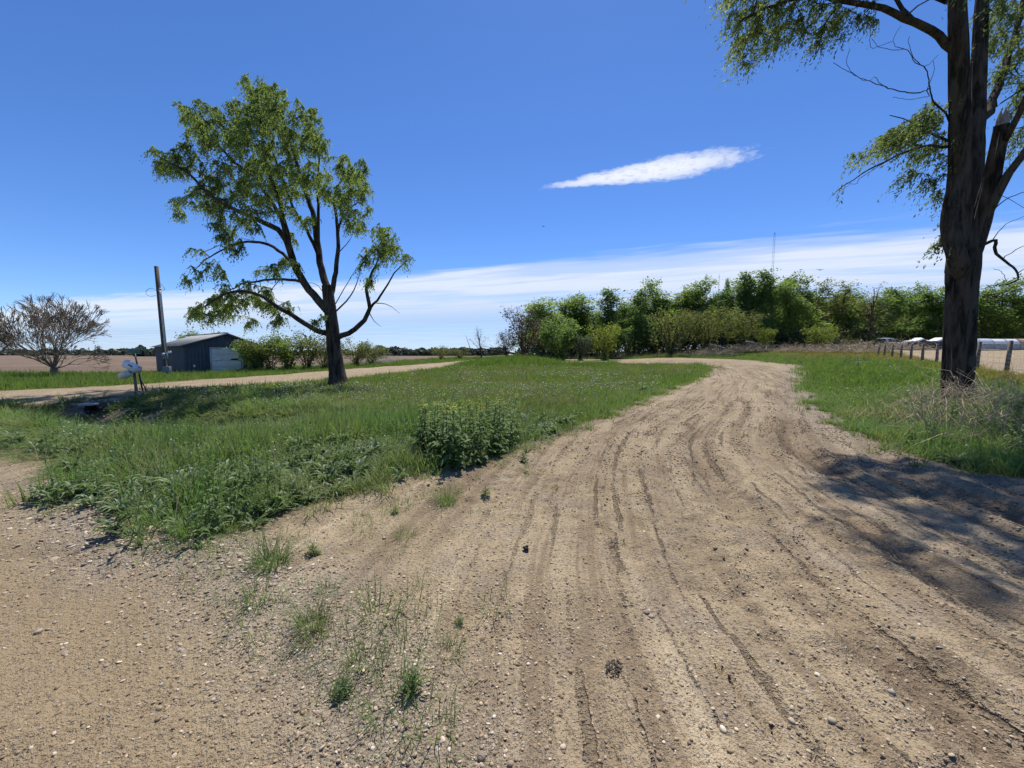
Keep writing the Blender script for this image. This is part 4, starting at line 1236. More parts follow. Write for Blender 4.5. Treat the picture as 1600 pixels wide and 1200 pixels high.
# ------------------------------------------------------------------ culvert in the ditch
def culvert():
    p = gp(146, 646); z0 = zt(*p)
    root = empty('culvert', (p[0], p[1], z0), label='old culvert end with a pale slab in the eroded ditch bank', cat='culvert')
    n = 20
    ring = [(.2 * math.cos(a), .2 * math.sin(a)) for a in np.linspace(0, 2 * math.pi, n, endpoint=False)]
    V = [(x_, y_, z_ + .16) for y_, r_ in ((-.1, 1), (1.4, 1), (1.4, .9), (-.1, .9)) for x_, z_ in [(a * r_, b * r_) for a, b in ring]]
    Fs = [(k * n + i, k * n + (i + 1) % n, ((k + 1) % 4) * n + (i + 1) % n, ((k + 1) % 4) * n + i) for k in range(4) for i in range(n)]
    o = MB().add(V, Fs).build('pipe', M_RUST, root, smooth=True); o.rotation_euler = (0, 0, math.radians(20))
    MB().box((-.02, -.12, .34), (.42, .3, .07), rz=.15).build('slab', M_CONC, root, bevel=.015)
culvert()

# ------------------------------------------------------------------ scattered cover (grass, stones) as instances on points
def instancer(name, pts, rot, scl, idx, meshes, label, cat, mats=None):
    me = bpy.data.meshes.new(name)
    me.vertices.add(len(pts)); me.vertices.foreach_set('co', np.asarray(pts, np.float32).ravel())
    for k, a in (('rot', rot), ('scl', scl)):
        t = me.attributes.new(k, 'FLOAT_VECTOR', 'POINT'); t.data.foreach_set('vector', np.asarray(a, np.float32).ravel())
    t = me.attributes.new('pick', 'INT', 'POINT'); t.data.foreach_set('value', np.asarray(idx, np.int32))
    col = bpy.data.collections.new(name + '_kinds')
    for k, m in enumerate(meshes):
        col.objects.link(bpy.data.objects.new('%s_kind_%02d' % (name, k), m))
    ng = bpy.data.node_groups.new(name + '_scatter', 'GeometryNodeTree')
    ng.interface.new_socket('Geometry', in_out='INPUT', socket_type='NodeSocketGeometry')
    ng.interface.new_socket('Geometry', in_out='OUTPUT', socket_type='NodeSocketGeometry')
    gi = ng.nodes.new('NodeGroupInput'); go = ng.nodes.new('NodeGroupOutput')
    ip = ng.nodes.new('GeometryNodeInstanceOnPoints'); ci = ng.nodes.new('GeometryNodeCollectionInfo')
    ci.inputs['Collection'].default_value = col
    ci.inputs['Separate Children'].default_value = True; ci.inputs['Reset Children'].default_value = True
    def na(nm, ty):
        n = ng.nodes.new('GeometryNodeInputNamedAttribute'); n.data_type = ty; n.inputs['Name'].default_value = nm
        return n.outputs[0]
    ng.links.new(gi.outputs[0], ip.inputs['Points']); ng.links.new(ci.outputs[0], ip.inputs['Instance'])
    ip.inputs['Pick Instance'].default_value = True
    ng.links.new(na('pick', 'INT'), ip.inputs['Instance Index'])
    ng.links.new(na('rot', 'FLOAT_VECTOR'), ip.inputs['Rotation']); ng.links.new(na('scl', 'FLOAT_VECTOR'), ip.inputs['Scale'])
    ng.links.new(ip.outputs[0], go.inputs[0])
    o = obj(name, me, label=label, cat=cat, kind='stuff')
    md = o.modifiers.new('scatter', 'NODES'); md.node_group = ng
    return o
def blades(n, h, spread, w, lean, rng, segs=3, hvar=.4):
    """a clump of n tapering bent blades"""
    a = rng.random(n) * 6.283; r = spread * np.sqrt(rng.random(n))
    b = np.stack([np.cos(a) * r, np.sin(a) * r, np.full(n, -.02)], 1)
    az = a + rng.normal(0, .9, n)
    L = h * (1 + rng.normal(0, hvar, n)).clip(.25, 1.7)
    bend = np.abs(rng.normal(lean, .35, n))
    d = np.stack([np.cos(az), np.sin(az), np.zeros(n)], 1); s_ = np.stack([-np.sin(az), np.cos(az), np.zeros(n)], 1)
    V = np.zeros((n, segs * 2 + 1, 3))
    p = b.copy(); th = rng.random(n) * .25
    for k in range(segs + 1):
        ww = w * (1 - .75 * k / segs)
        if k < segs:
            V[:, 2 * k] = p - s_ * ww / 2; V[:, 2 * k + 1] = p + s_ * ww / 2
        else:
            V[:, 2 * k] = p
        th = th + bend / segs
        p = p + (d * np.sin(th)[:, None] + np.array([0, 0, 1.]) * np.cos(th)[:, None]) * (L / segs)[:, None]
    nv = segs * 2 + 1; o = (np.arange(n) * nv)[:, None]
    quads = np.concatenate([o + np.array([[2 * k, 2 * k + 1, 2 * k + 3, 2 * k + 2]]) for k in range(segs - 1)])
    tris = o + np.array([[2 * segs - 2, 2 * segs - 1, 2 * segs]])
    ti = np.repeat(rng.random(n), nv)
    return V.reshape(-1, 3), quads, tris, ti
def blade_mesh(name, mat, *a, **kw):
    V, q_, t, ti = blades(*a, **kw)
    return mesh_np(name, V, [q_, t], mat, True, dict(tint=ti))
M_TALL = leaf_mat('tall_grass_blades', (.060, .120, .030), (.185, .275, .088), .46, patch=(.20, .22, .085), pscale=.6)
M_SHORT = leaf_mat('short_turf_blades', (.085, .13, .028), (.185, .24, .062), .46, patch=(.18, .18, .08), pscale=.45)
M_LUSH = leaf_mat('lush_verge_blades', (.078, .128, .024), (.16, .235, .05), .42)
M_STRAW = leaf_mat('dry_straw', (.26, .20, .12), (.50, .42, .28), .25, glow=(1, 1, 1))
M_GOLD = leaf_mat('yellowing_grass', (.17, .15, .035), (.30, .24, .06), .36)
M_WEED = leaf_mat('grey_green_weed_leaves', (.09, .135, .06), (.23, .29, .15), .32, rough=.42)
M_WEEDD = leaf_mat('dark_weed_leaves', (.055, .10, .032), (.15, .22, .075), .38)
M_WEEDS = leaf_mat('dusty_small_weed', (.10, .145, .055), (.22, .28, .12), .5)
M_FLOWER = leaf_mat('yellow_green_flowers', (.30, .32, .05), (.45, .46, .08), .3)
def leafy(n, H, leaf_l, leaf_w, rng, stem=True, rosette=False, flowers=False):
    """one plant: upright stem(s) with folded, drooping leaves"""
    V, q_, ti = [], [], []; o = 0
    for k in range(n):
        f = k / max(1, n - 1)
        az = k * 2.4 + rng.normal(0, .4)
        z0 = 0.01 if rosette else H * (.06 + .90 * f)
        L = leaf_l * (1.0 if rosette else (1.15 - .75 * f)) * (.75 + .5 * rng.random())
        el = (.25 + .75 * rng.random()) if rosette else (.15 + .6 * f + rng.normal(0, .2))
        d = np.array([math.cos(az), math.sin(az), 0]); s_ = np.array([-math.sin(az), math.cos(az), 0])
        p = np.array([0, 0, z0]) + d * .006; th = el; pts = []
        for j in range(4):
            w = leaf_w * L / leaf_l * (.35, 1.0, .75, .05)[j]
            up = np.array([-d[0] * math.sin(th), -d[1] * math.sin(th), math.cos(th)])
            pts += [p - s_ * w / 2 + up * w * .22, p, p + s_ * w / 2 + up * w * .22]
            p = p + (d * math.cos(th) + np.array([0, 0, math.sin(th)])) * L / 3
            th -= .32 + .2 * rng.random()
        V += pts; ti += [rng.random()] * 12
        for j in range(3):
            for c in range(2):
                a = o + 3 * j + c; q_.append((a, a + 1, a + 4, a + 3))
        o += 12
    fm = [0] * len(q_)
    if stem and not rosette:
        for j in range(3):
            a = j * 2.094
            V += [(math.cos(a) * H * .009, math.sin(a) * H * .009, -.02), (math.cos(a) * H * .005, math.sin(a) * H * .005, H)]; ti += [.3, .3]
        for j in range(3):
            q_.append((o + 2 * j, o + 2 * ((j + 1) % 3), o + 2 * ((j + 1) % 3) + 1, o + 2 * j + 1)); fm.append(0)
        o += 6
    if flowers:
        for k in range(14):
            c = np.array([rng.normal(0, .025), rng.normal(0, .025), H + rng.uniform(-.03, .05)]); e = .011
            V += [c + (-e, 0, 0), c + (0, -e, .004), c + (e, 0, 0), c + (0, e, .004)]; ti += [rng.random()] * 4
            q_.append((o, o + 1, o + 2, o + 3)); fm.append(1); o += 4
    return np.array(V), np.array(q_), np.array(ti), fm
def leafy_mesh(name, mats, *a, **kw):
    V, q_, ti, fm = leafy(*a, **kw)
    return mesh_np(name, V, [q_], mats, True, dict(tint=ti), fmat=fm)
rw = np.random.default_rng(77)
rg = np.random.default_rng(41)
K_TALL = [blade_mesh('tall%d' % k, M_TALL, 15, .30, .06, .010, .85, rg, hvar=.5) for k in range(6)]
K_SEED = [blade_mesh('seed%d' % k, M_STRAW, 5, .40, .06, .005, .5, rg) for k in range(2)]
K_SHORT = [blade_mesh('short%d' % k, M_SHORT, 22, .15, .12, .010, .8, rg, segs=2) for k in range(4)]
K_LUSH = [blade_mesh('lush%d' % k, M_LUSH, 20, .20, .11, .011, .7, rg, segs=2) for k in range(4)]
K_FARG = [blade_mesh('farg%d' % k, M_SHORT, 26, .18, .34, .024, .7, rg, segs=2) for k in range(3)]
K_FARL = [blade_mesh('farl%d' % k, M_LUSH, 26, .26, .34, .026, .7, rg, segs=2) for k in range(3)]
K_STRAW = [blade_mesh('straw%d' % k, M_STRAW, 18, .5, .22, .016, .6, rg, segs=2) for k in range(2)]
K_GOLD = [blade_mesh('gold%d' % k, M_GOLD, 22, .22, .25, .016, .6, rg, segs=2) for k in range(2)]
K_BROAD = [leafy_mesh('broad%d' % k, [M_WEED], 20, .2, .15, .026, rg, rosette=True) for k in range(3)] + [leafy_mesh('stalky%d' % k, [M_WEEDD, M_FLOWER], 14, .30, .10, .03, rg) for k in range(2)]
ALLK = K_TALL + K_SEED + K_SHORT + K_LUSH + K_FARG + K_FARL + K_STRAW + K_GOLD + K_BROAD
OFF = np.cumsum([0] + [len(k) for k in (K_TALL, K_SEED, K_SHORT, K_LUSH, K_FARG, K_FARL, K_STRAW, K_GOLD, K_BROAD)])
FARK = dict(zip('tall seed short lush farg farl straw gold broad'.split(), OFF))
NUMK = dict(zip('tall seed short lush farg farl straw gold broad'.split(), [len(k) for k in (K_TALL, K_SEED, K_SHORT, K_LUSH, K_FARG, K_FARL, K_STRAW, K_GOLD, K_BROAD)]))
TX, TY = gp(1560, 690)
def polar(r0, r1, dens, a0=-60, a1=60):
    a0, a1 = math.radians(a0), math.radians(a1)
    n = int(dens * (a1 - a0) / 2 * (r1 * r1 - r0 * r0))
    r = np.sqrt(rg.random(n) * (r1 * r1 - r0 * r0) + r0 * r0); a = rg.uniform(a0, a1, n)
    return np.sin(a) * r, np.cos(a) * r
def grass_cover():
    PX, PY, KI, HS, WS = [], [], [], [], []
    ramp_d = [(2.6, 6.5, 230), (6.5, 11, 150), (11, 18, 70), (18, 28, 30), (28, 42, 13), (42, 66, 6.0), (66, 100, 2.2)]
    for r0, r1, dens in ramp_d:
        x, y = polar(r0, r1, dens)
        gr, fl, bare, D = masks(x, y)
        cl_ = np.zeros(len(x))
        for px_, py_, rr in CLODS:
            c_ = gp(px_, py_); cl_ = np.maximum(cl_, ss(rr * 1.15, rr * .6, np.hypot(x - c_[0], y - c_[1])))
        thin = .35 + .65 * ss(.36, .5, fbm(x * 2.2, y * 2.2, 104, 3))
        keep = (rg.random(len(x)) < gr * thin) & (fl < .6) & (rg.random(len(x)) > cl_ * .93)
        x, y, gr = x[keep], y[keep], gr[keep]; D = {k: v[keep] for k, v in D.items()}
        bx = bare[keep]
        r = np.hypot(x, y); n = len(x); u = rg.random(n)
        isl = D['di'] > -.3; rv = D['dr'] > -.3
        nz_ = fbm(x * .35, y * .35, 101, 3); nz2_ = fbm(x * 1.1, y * 1.1, 102, 3)
        kind = np.full(n, 'short', object); hs = np.full(n, 1.0)
        tallness = np.where(isl, ss(11.5, 6.5, y + .35 * x + (nz_ - .5) * 6), 0)          # rank grass at the near end of the island
        tallness = np.maximum(tallness, np.where(isl & (x < -5), ss(15, 9, y), 0))
        tall = rg.random(n) < tallness
        kind[tall] = 'tall'; hs[tall] = (.22 + 1.15 * ss(.3, .68, nz2_[tall])) * (.45 + .55 * ss(0, 1.1, D['di'][tall]))
        sd = tall & (u < .07) & (nz_ > .42); kind[sd] = 'seed'; hs[sd] = 1.0
        hs[~tall] = .55 + 1.0 * nz2_[~tall]
        lush = rv & ~tall
        kind[lush] = 'lush'; hs[lush] = .25 + .85 * nz2_[lush]
        dl_ = np.abs(line_uv(DITCH, x, y)[0]); dm = isl & (dl_ < 3.2) & (x < -4.5)
        hs[dm] *= .42 + .5 * ss(.8, 3.2, dl_[dm])
        near_t = rv & (np.hypot(x - TX, y - TY) < 3.6)
        kind[near_t] = 'tall'; hs[near_t] = .45 + .6 * nz2_[near_t]
        gold = rv & (ss(3.5, 7.5, D['dr'] + (nz_ - .5) * 5) > rg.random(n)) & (r > 13)
        kind[gold] = 'gold'; hs[gold] = .7 + .5 * nz2_[gold]
        edge_is = isl & (D['di'] < 1.2) & (y > 9); kind[edge_is & (u < .6)] = 'lush'; hs[edge_is] = .8
        nrth = (~isl) & (~rv); kind[nrth] = np.where(u[nrth] < .6, 'lush', 'short')
        br = tall & (rg.random(n) < .26 * ss(.46, .60, fbm(x * .9, y * .9, 107, 3)) + .03 * ss(1.6, .5, D['di'])) & (r < 13)
        kind[br] = 'broad'; hs[br] = 1.1 + 1.0 * rg.random(br.sum())
        far = r > 21
        kind[far & (kind == 'short')] = 'farg'; kind[far & (kind == 'lush')] = 'farl'
        strawy = nrth & (y > 57) & (y < 75) & (x > 3) & (u < .35); kind[strawy] = 'straw'; hs[strawy] = 1.2
        hump = isl & (np.hypot((x - 1.5) / 1.6, y - 40) < 6); hs[hump] *= 1.5; kind[hump & (u < .7)] = 'farl'
        PX.append(x); PY.append(y); KI.append(kind); HS.append(hs); WS.append(np.clip(r / 9, 1, 1.8))
    x, y = np.concatenate(PX), np.concatenate(PY); kind = np.concatenate(KI); hs = np.concatenate(HS); ws = np.concatenate(WS)
    x, y = x, y
    z = surface(x, y)
    base = np.array([FARK[k] for k in kind]); num = np.array([NUMK[k] for k in kind])
    idx = base + (rg.random(len(x)) * num).astype(int)
    rot = np.stack([rg.normal(0, .12, len(x)) + .10, rg.normal(0, .12, len(x)) + .12, rg.random(len(x)) * 6.283], 1)
    near = np.isin(kind, ['tall', 'seed', 'short', 'lush'])
    sxy = np.where(near, ws, 1.0 + .2 * rg.random(len(x)))
    scl = np.stack([sxy, sxy, hs * (.8 + .4 * rg.random(len(x)))], 1)
    print('grass clumps', len(x))
    pts = np.stack([x, y, z], 1)
    instancer('grass', pts, rot, scl, idx, ALLK, 'green grass covering the island, the verges and the strips beside the lanes', 'grass')
grass_cover()

# seed heads and small white flowers in the turf
M_FLUFF = flat_mat('white_seed_heads', (.62, .62, .58), .9)
M_STEM = leaf_mat('weed_stem', (.06, .10, .03), (.12, .17, .05), .2)
def ico(r, jitter, rng, flat=1.0, sub=1):
    import bmesh
    bm = bmesh.new(); bmesh.ops.create_icosphere(bm, subdivisions=sub, radius=r)
    V = np.array([v.co[:] for v in bm.verts]); Fq = np.array([[v.index for v in f.verts] for f in bm.faces]); bm.free()
    d = rng.normal(0, 1, 3); V = V * (1 + jitter * (vnoise(V[:, 0] / r * 1.3 + d[0] * 9 + 50, V[:, 1] / r * 1.3 + V[:, 2] / r * 1.1 + d[1] * 9 + 50, 7)[:, None] - .5) * 2)
    return V * np.array([1, .75 + .25 * rng.random(), flat]), Fq
def seed_heads():
    V, Fq = ico(.016, .1, rg, 1.0, 1)
    V = V + np.array([0, 0, .17]); n0 = len(V)
    st = np.array([(-.003, 0, 0), (.003, 0, 0), (.003, 0, .16), (-.003, 0, .16)])
    me = mesh_np('seed_head', np.concatenate([V, st]), [Fq, np.array([[n0, n0 + 1, n0 + 2, n0 + 3]])], [M_FLUFF, M_STEM], True, dict(tint=np.full(n0 + 4, .5)), fmat=[0] * len(Fq) + [1])
    P_ = []
    for r0, r1, dens in ((6, 16, 9), (16, 28, 7), (28, 44, 1.6)):
        x, y = polar(r0, r1, dens, -50, 56)
        gr, fl, bare, D = masks(x, y)
        k = (gr > .8) & ((D['di'] > .6) | (D['dr'] > .5)) & (fbm(x * .4, y * .4, 110, 3) > .42) & ((D['di'] > 0) | (rg.random(len(x)) < .3))
        P_.append(np.stack([x[k], y[k]], 1))
    P_ = np.concatenate(P_); n = len(P_)
    s_ = np.clip(np.hypot(P_[:, 0], P_[:, 1]) / 12, 1.0, 2.1) * rg.uniform(.7, 1.25, n)
    instancer('seed_heads', np.column_stack([P_, surface(P_[:, 0], P_[:, 1])]), np.stack([rg.normal(0, .15, n), rg.normal(0, .15, n), rg.random(n) * 6], 1), np.stack([s_, s_, rg.uniform(.7, 1.2, n)], 1), np.zeros(n, int), [me],
              'tiny white seed heads dotted through the grass', 'flowers')
seed_heads()

# loose stones and clods on the dirt
def stone_mat():
    m, n, b = principled('river_gravel')
    oi = n.new('ShaderNodeObjectInfo')
    cr = n.new('ShaderNodeValToRGB'); n.put(cr.inputs[0], oi.outputs['Random'])
    el = cr.color_ramp.elements
    el[0].position = 0; el[0].color = (.15, .12, .095, 1); el[1].position = 1; el[1].color = (.66, .58, .45, 1)
    for p, c in ((.18, (.27, .22, .17, 1)), (.4, (.42, .32, .20, 1)), (.6, (.33, .28, .235, 1)), (.8, (.5, .39, .26, 1))):
        e = el.new(p); e.color = c
    tc_ = n.new('ShaderNodeTexCoord').outputs['Object']
    n.put(b.inputs['Base Color'], n.mix(n.math('MULTIPLY', n.ramp(n.noise(tc_, 60, 2), .4, .65), .35), cr.outputs[0], (.28, .21, .13)))
    b.inputs['Roughness'].default_value = .8; b.inputs['Specular IOR Level'].default_value = .25
    return m
def clod_mat():
    m, n, b = principled('soil_clods')
    oi = n.new('ShaderNodeObjectInfo')
    n.put(b.inputs['Base Color'], n.mix(oi.outputs['Random'], (.19, .13, .078), (.40, .295, .18)))
    b.inputs['Roughness'].default_value = 1.0
    return m
M_STONE = stone_mat(); M_CLOD = clod_mat()
def gravel_cover():
    ks = []
    for k in range(6):
        V, Fq = ico(1.0, .22, rg, .5, 2 if k < 2 else 1); ks.append(mesh_np('stone%d' % k, V, [Fq], M_STONE, True))
    for k in range(3):
        V, Fq = ico(1.0, .4, rg, .7, 1); ks.append(mesh_np('clod%d' % k, V, [Fq], M_CLOD, False))
    P_, S_, I_ = [], [], []
    for r0, r1, dens, s0, s1 in ((1.15, 2.6, 2300, .003, .010), (2.6, 4.5, 800, .004, .012), (4.5, 9, 160, .006, .014), (9, 20, 12, .008, .016), (1.15, 6, 16, .010, .018)):
        x, y = polar(r0, r1, dens, -56, 56)
        g, fl, bare, D = masks(x, y)
        ur, _ = line_uv(RIDGE, x, y); rs, _ = line_uv(RV_EDGE, x, y); ut, _ = line_uv(TRACK, x, y)
        w = .25 + .75 * ss(.42, .62, fbm(x * 1.1, y * 1.1, 120, 3)) + 2.4 * np.exp(-(ur / .42) ** 2) + 1.2 * ss(1.2, 0, np.abs(rs)) * (y > 6)
        w = w * (1 - .5 * np.exp(-((ut % 1.6 - .8) / .5) ** 2) * (x > .5))
        k = (g < .75) & (rg.random(len(x)) * 1.5 < w)
        x, y = x[k], y[k]; n = len(x)
        P_.append(np.stack([x, y], 1)); S_.append(s0 + (s1 - s0) * rg.random(n) ** 2.2)
        cl = rg.random(n) < .42
        I_.append(np.where(cl, 6 + rg.integers(0, 3, n), rg.integers(0, 6, n)))
    # crumbs thrown up along the wheel tracks
    n = 30000
    s_ = rg.uniform(9, 27, n); L = np.asarray(TRACK); acc = np.concatenate([[0], np.cumsum(np.linalg.norm(np.diff(L, axis=0), axis=1))])
    cx, cy = np.interp(s_, acc, L[:, 0]), np.interp(s_, acc, L[:, 1])
    tx_, ty_ = np.interp(s_ + .1, acc, L[:, 0]) - cx, np.interp(s_ + .1, acc, L[:, 1]) - cy
    tn = np.hypot(tx_, ty_); o_ = rg.choice([w_[0] for w_ in WHEELS], n) + rg.choice([-1, 1], n) * rg.normal(.26, .09, n)
    x, y = cx + ty_ / tn * o_, cy - tx_ / tn * o_
    g, fl, bare, D = masks(x, y); r = np.hypot(x, y)
    k = (g < .5) & (r > 1.2) & (r < 16) & (rg.random(n) < ss(.4, .6, fbm(x * 1.4, y * 1.4, 130, 3)) + .1)
    x, y, r = x[k], y[k], r[k]; n = len(x)
    P_.append(np.stack([x, y], 1)); S_.append((.004 + .011 * rg.random(n) ** 2) * np.clip(r / 5, .8, 1.3)); I_.append(6 + rg.integers(0, 3, n))
    # coarse stones raked into the low ridge between the road and the drive
    n = 2600
    L = np.asarray(RIDGE); acc = np.concatenate([[0], np.cumsum(np.linalg.norm(np.diff(L, axis=0), axis=1))])
    s_ = rg.uniform(acc[3], acc[-2], n); jx, jy = rg.normal(0, .2, n), rg.normal(0, .2, n)
    x, y = np.interp(s_, acc, L[:, 0]) + jx, np.interp(s_, acc, L[:, 1]) + jy
    k = masks(x, y)[0] < .6; x, y = x[k], y[k]; n = len(x)
    P_.append(np.stack([x, y], 1)); S_.append((.005 + .011 * rg.random(n) ** 2) * np.clip(np.hypot(x, y) / 3, .8, 1.5)); I_.append(rg.integers(0, 6, n))
    P_, S_, I_ = np.concatenate(P_), np.concatenate(S_), np.concatenate(I_)
    n = len(P_); print('stones', n)
    z = surface(P_[:, 0], P_[:, 1]) + S_ * .18
    instancer('gravel', np.column_stack([P_, z]), np.stack([rg.normal(0, .35, n), rg.normal(0, .35, n), rg.random(n) * 6.28], 1), np.stack([S_ * rg.uniform(.8, 1.4, n), S_, S_ * rg.uniform(.7, 1.1, n)], 1), I_, ks,
              'loose river gravel and crumbs of soil on the dirt', 'gravel')
gravel_cover()

# ------------------------------------------------------------------ single tufts and weeds
MUST = [leafy_mesh('tall_weed%d' % k, [M_WEEDD, M_FLOWER], 30, .66, .17, .055, rw, flowers=True) for k in range(4)]
ROSE = [leafy_mesh('rosette%d' % k, [M_WEED], 40, .2, .27, .048, rw, rosette=True) for k in range(3)]
def bushy_weed(name):
    Vs, Qs, Ts, o = [], [], [], 0
    for j in range(9):
        V, q_, ti, fm = leafy(10, .06 + .11 * rw.random(), .06, .009, rw)
        a, l = rw.random() * 6.28, .15 + .5 * rw.random()
        R = np.array(Matrix.Rotation(l, 3, Vector((math.sin(a), -math.cos(a), 0))))
        Vs.append(V @ R.T + np.array([math.cos(a), math.sin(a), 0]) * .012); Qs.append(q_ + o); Ts.append(ti); o += len(V)
    return mesh_np(name, np.concatenate(Vs), [np.concatenate(Qs)], M_WEEDS, True, dict(tint=np.concatenate(Ts)))
SMALLW = [bushy_weed('small_weed%d' % k) for k in range(3)]
def thin_tuft(h, n, w, sp, mat):
    return [blade_mesh('tuft%d' % k, mat, n, h, sp, w, .95, rw, segs=3, hvar=.5) for k in range(3)]
TUFT = thin_tuft(.15, 90, .0045, .09, M_TALL); BIGT = thin_tuft(.24, 230, .0055, .13, M_TALL); WISP = thin_tuft(.09, 36, .0034, .09, M_TALL)
def plant(name, me, px, py, s, label, cat, group=None, sz=None, part='leaves'):
    x, y = gp(px, py); z = zt(x, y)
    o = obj(name, me, None, (x, y, z - .004), label=label, cat=cat, group=group)
    o.rotation_euler = (rw.normal(0, .08), rw.normal(0, .08), rw.random() * 6.28); o.scale = (s, s, s * (sz or 1))
    return o
GT = 'tufts on the gravel between the road and the drive'
for (px, py, kind, s, lab) in [
    (425, 885, 'b', .95, 'largest dense green grass tuft on the gravel near the island tip'),
    (698, 785, 'b', .75, 'wide green grass tuft on the dirt below the tall weed clump'),
    (405, 945, 't', 1.1, 'round grass tuft on the gravel just below the largest tuft'),
    (491, 985, 'b', .62, 'long pale grass tuft in the middle of the gravel strip'),
    (596, 970, 't', 1.25, 'spreading grass tuft right of the middle of the gravel strip'),
    (487, 1008, 't', .8, 'dry-looking tuft just below the long pale tuft'),
    (570, 1045, 't', .85, 'upright fine grass tuft low in the gravel strip'),
    (645, 1100, 'w', 1.25, 'tallest thin weed near the bottom of the gravel strip'),
    (703, 1018, 't', .75, 'small grass tuft on bare dirt right of the gravel strip'),
    (718, 970, 'w', .55, 'low leafy weed on bare dirt right of the gravel strip'),
    (170, 808, 'w', 1.3, 'dark leafy weed on the road edge left of the island tip'),
    (225, 826, 'b', .8, 'grass tuft at the very tip of the island'),
    (300, 846, 'b', .8, 'brownish grass tuft at the island tip beside the gravel'),
    (360, 834, 'b', .7, 'low grass tuft on the right flank of the island tip'),
    (220, 866, 'w', .8, 'small dark weed on the road edge below the island tip'),
    (536, 1090, 'w', .95, 'bushy low weed left of the tallest thin weed'),
    (818, 722, 'w', 1.5, 'single upright dark weed on the dirt beside the tall weed clump'),
    (758, 778, 'w', 1.1, 'thin weed on the dirt right of the wide green tuft'),
    (633, 835, 't', .9, 'wispy grass tuft alone on bare dirt in mid foreground'),
    (491, 868, 'w', 1.0, 'thin weed on bare dirt right of the largest tuft'),
    (513, 930, 't', .7, 'low grass tuft above the long pale tuft'),
    (618, 803, 'w', .8, 'small grey weed on bare dirt above the wispy tuft'),
]:
    me = {'b': BIGT, 't': TUFT, 'w': SMALLW}[kind][int(rw.integers(0, 3))]
    plant('weed' if kind == 'w' else 'grass_tuft', me, px, py, s, lab, 'weed' if kind == 'w' else 'grass tuft', GT)
EDGE_SPRIGS = [(float(np.interp(t, [0, .25, .5, .75, 1], [215, 400, 560, 700, 860])) + rw.normal(0, 14), float(np.interp(t, [0, .25, .5, .75, 1], [850, 838, 800, 758, 706])) + abs(rw.normal(0, 16))) for t in rw.random(34)]
for (px, py) in EDGE_SPRIGS + [(660, 905), (390, 992), (613, 1000), (660, 985), (618, 1170), (600, 1105), (776, 945), (425, 1014), (555, 964), (490, 810), (607, 860), (587, 812), (741, 805), (795, 730), (307, 917), (247, 820), (90, 742), (540, 1030), (650, 1050), (350, 900), (440, 960), (530, 1000), (580, 1010), (690, 1180), (655, 1140), (330, 880), (270, 862), (455, 1040), (505, 1060), (560, 1075), (625, 1040), (680, 960), (470, 930), (380, 960), (345, 940), (575, 930), (640, 945), (500, 1120), (590, 1140), (700, 1080), (630, 1120), (410, 900), (300, 870)]:
    plant('grass_sprig', WISP[int(rw.integers(0, 3))], px, py, rw.uniform(.9, 1.5), 'small sparse grass sprig on the bare gravel of the foreground', 'grass sprig', 'small sprigs on the foreground gravel')
for k, (px, py, s) in enumerate([(1262, 640, 1.6), (1266, 622, 1.5), (1257, 606, 1.6), (1270, 598, 1.5), (1250, 586, 1.4), (1262, 583, 1.3), (1228, 571, 1.3), (1244, 574, 1.5), (1300, 655, 1.2), (1345, 672, 1.2), (1236, 578, 1.2)]):
    plant('weed', SMALLW[k % 3], px, py, s, 'small weed on the pale gravel strip along the right verge', 'weed', 'weeds on the right gravel strip')
for k in range(52):
    f = rw.random(); px = 662 + 136 * f + rw.normal(0, 4)
    py = rw.uniform(np.interp(px, [660, 800], [690, 668]), np.interp(px, [660, 730, 800], [728, 738, 706]))
    plant('tall_weed', MUST[k % 4], px, py, rw.uniform(.95, 1.3), 'tall leafy budding weed in the dense clump beside the drive', 'weed', 'tall weeds in the clump beside the drive')
for k, (px, py, s, lab) in enumerate([(392, 768, 1.1, 'tall pale thistle-like weed in the rank grass at the island front'), (530, 694, 1.0, 'grey-green leafy weed in the grass left of the tall clump'), (562, 745, 1.0, 'grey-green leafy weed at the dirt edge left of the tall clump'),
                       (470, 705, .9, 'leafy weed in the middle of the rank grass'), (620, 668, .9, 'silvery leafy weed behind the tall clump'), (355, 745, .9, 'leafy weed left of the pale thistle-like weed'),
                       (420, 760, 1.0, 'leafy weed right of the pale thistle-like weed'), (505, 745, .8, 'low leafy weed left of the one at the dirt edge'), (590, 680, .8, 'leafy weed between the silvery one and the grass'), (280, 775, .9, 'leafy weed near the left front of the island'),
                       (885, 665, .9, 'leafy weed at the drive edge right of the tall clump'), (860, 678, .8, 'small leafy weed at the drive edge below the right one'), (1005, 612, 1.0, 'grey leafy weed on the bare patch by the drive curve'), (550, 672, .8, 'leafy weed above the grey-green pair')]):
    plant('leafy_weed', ROSE[k % 3], px, py, s, lab, 'weed', 'leafy weeds in the island grass', sz=1.7)
for k, (px, py) in enumerate([(384, 764), (398, 770), (404, 756)]):
    plant('thistle', MUST[k], px, py, .72, 'upright dark thistle stem among the pale leaves at the island front', 'weed', 'thistle stems at the island front')
for k in range(40):
    px, py = rw.uniform(1345, 1610), rw.uniform(662, 740)
    if py > np.interp(px, [1345, 1430, 1600], [678, 712, 748]):
        continue
    plant('verge_weed', MUST[k % 4] if k % 3 else ROSE[k % 3], px, py, rw.uniform(.6, 1.0), 'dark green weed in the shaded corner below the huge trunk', 'weed', 'weeds in the shaded corner below the huge trunk')
for k, (px, py) in enumerate([(1335, 566), (1350, 568), (1320, 570), (1342, 575)]):
    plant('verge_weed', MUST[k % 4], px, py, 1.7, 'rounded dark weed at the far end of the right verge', 'weed', 'weeds at the far end of the right verge', sz=.7)

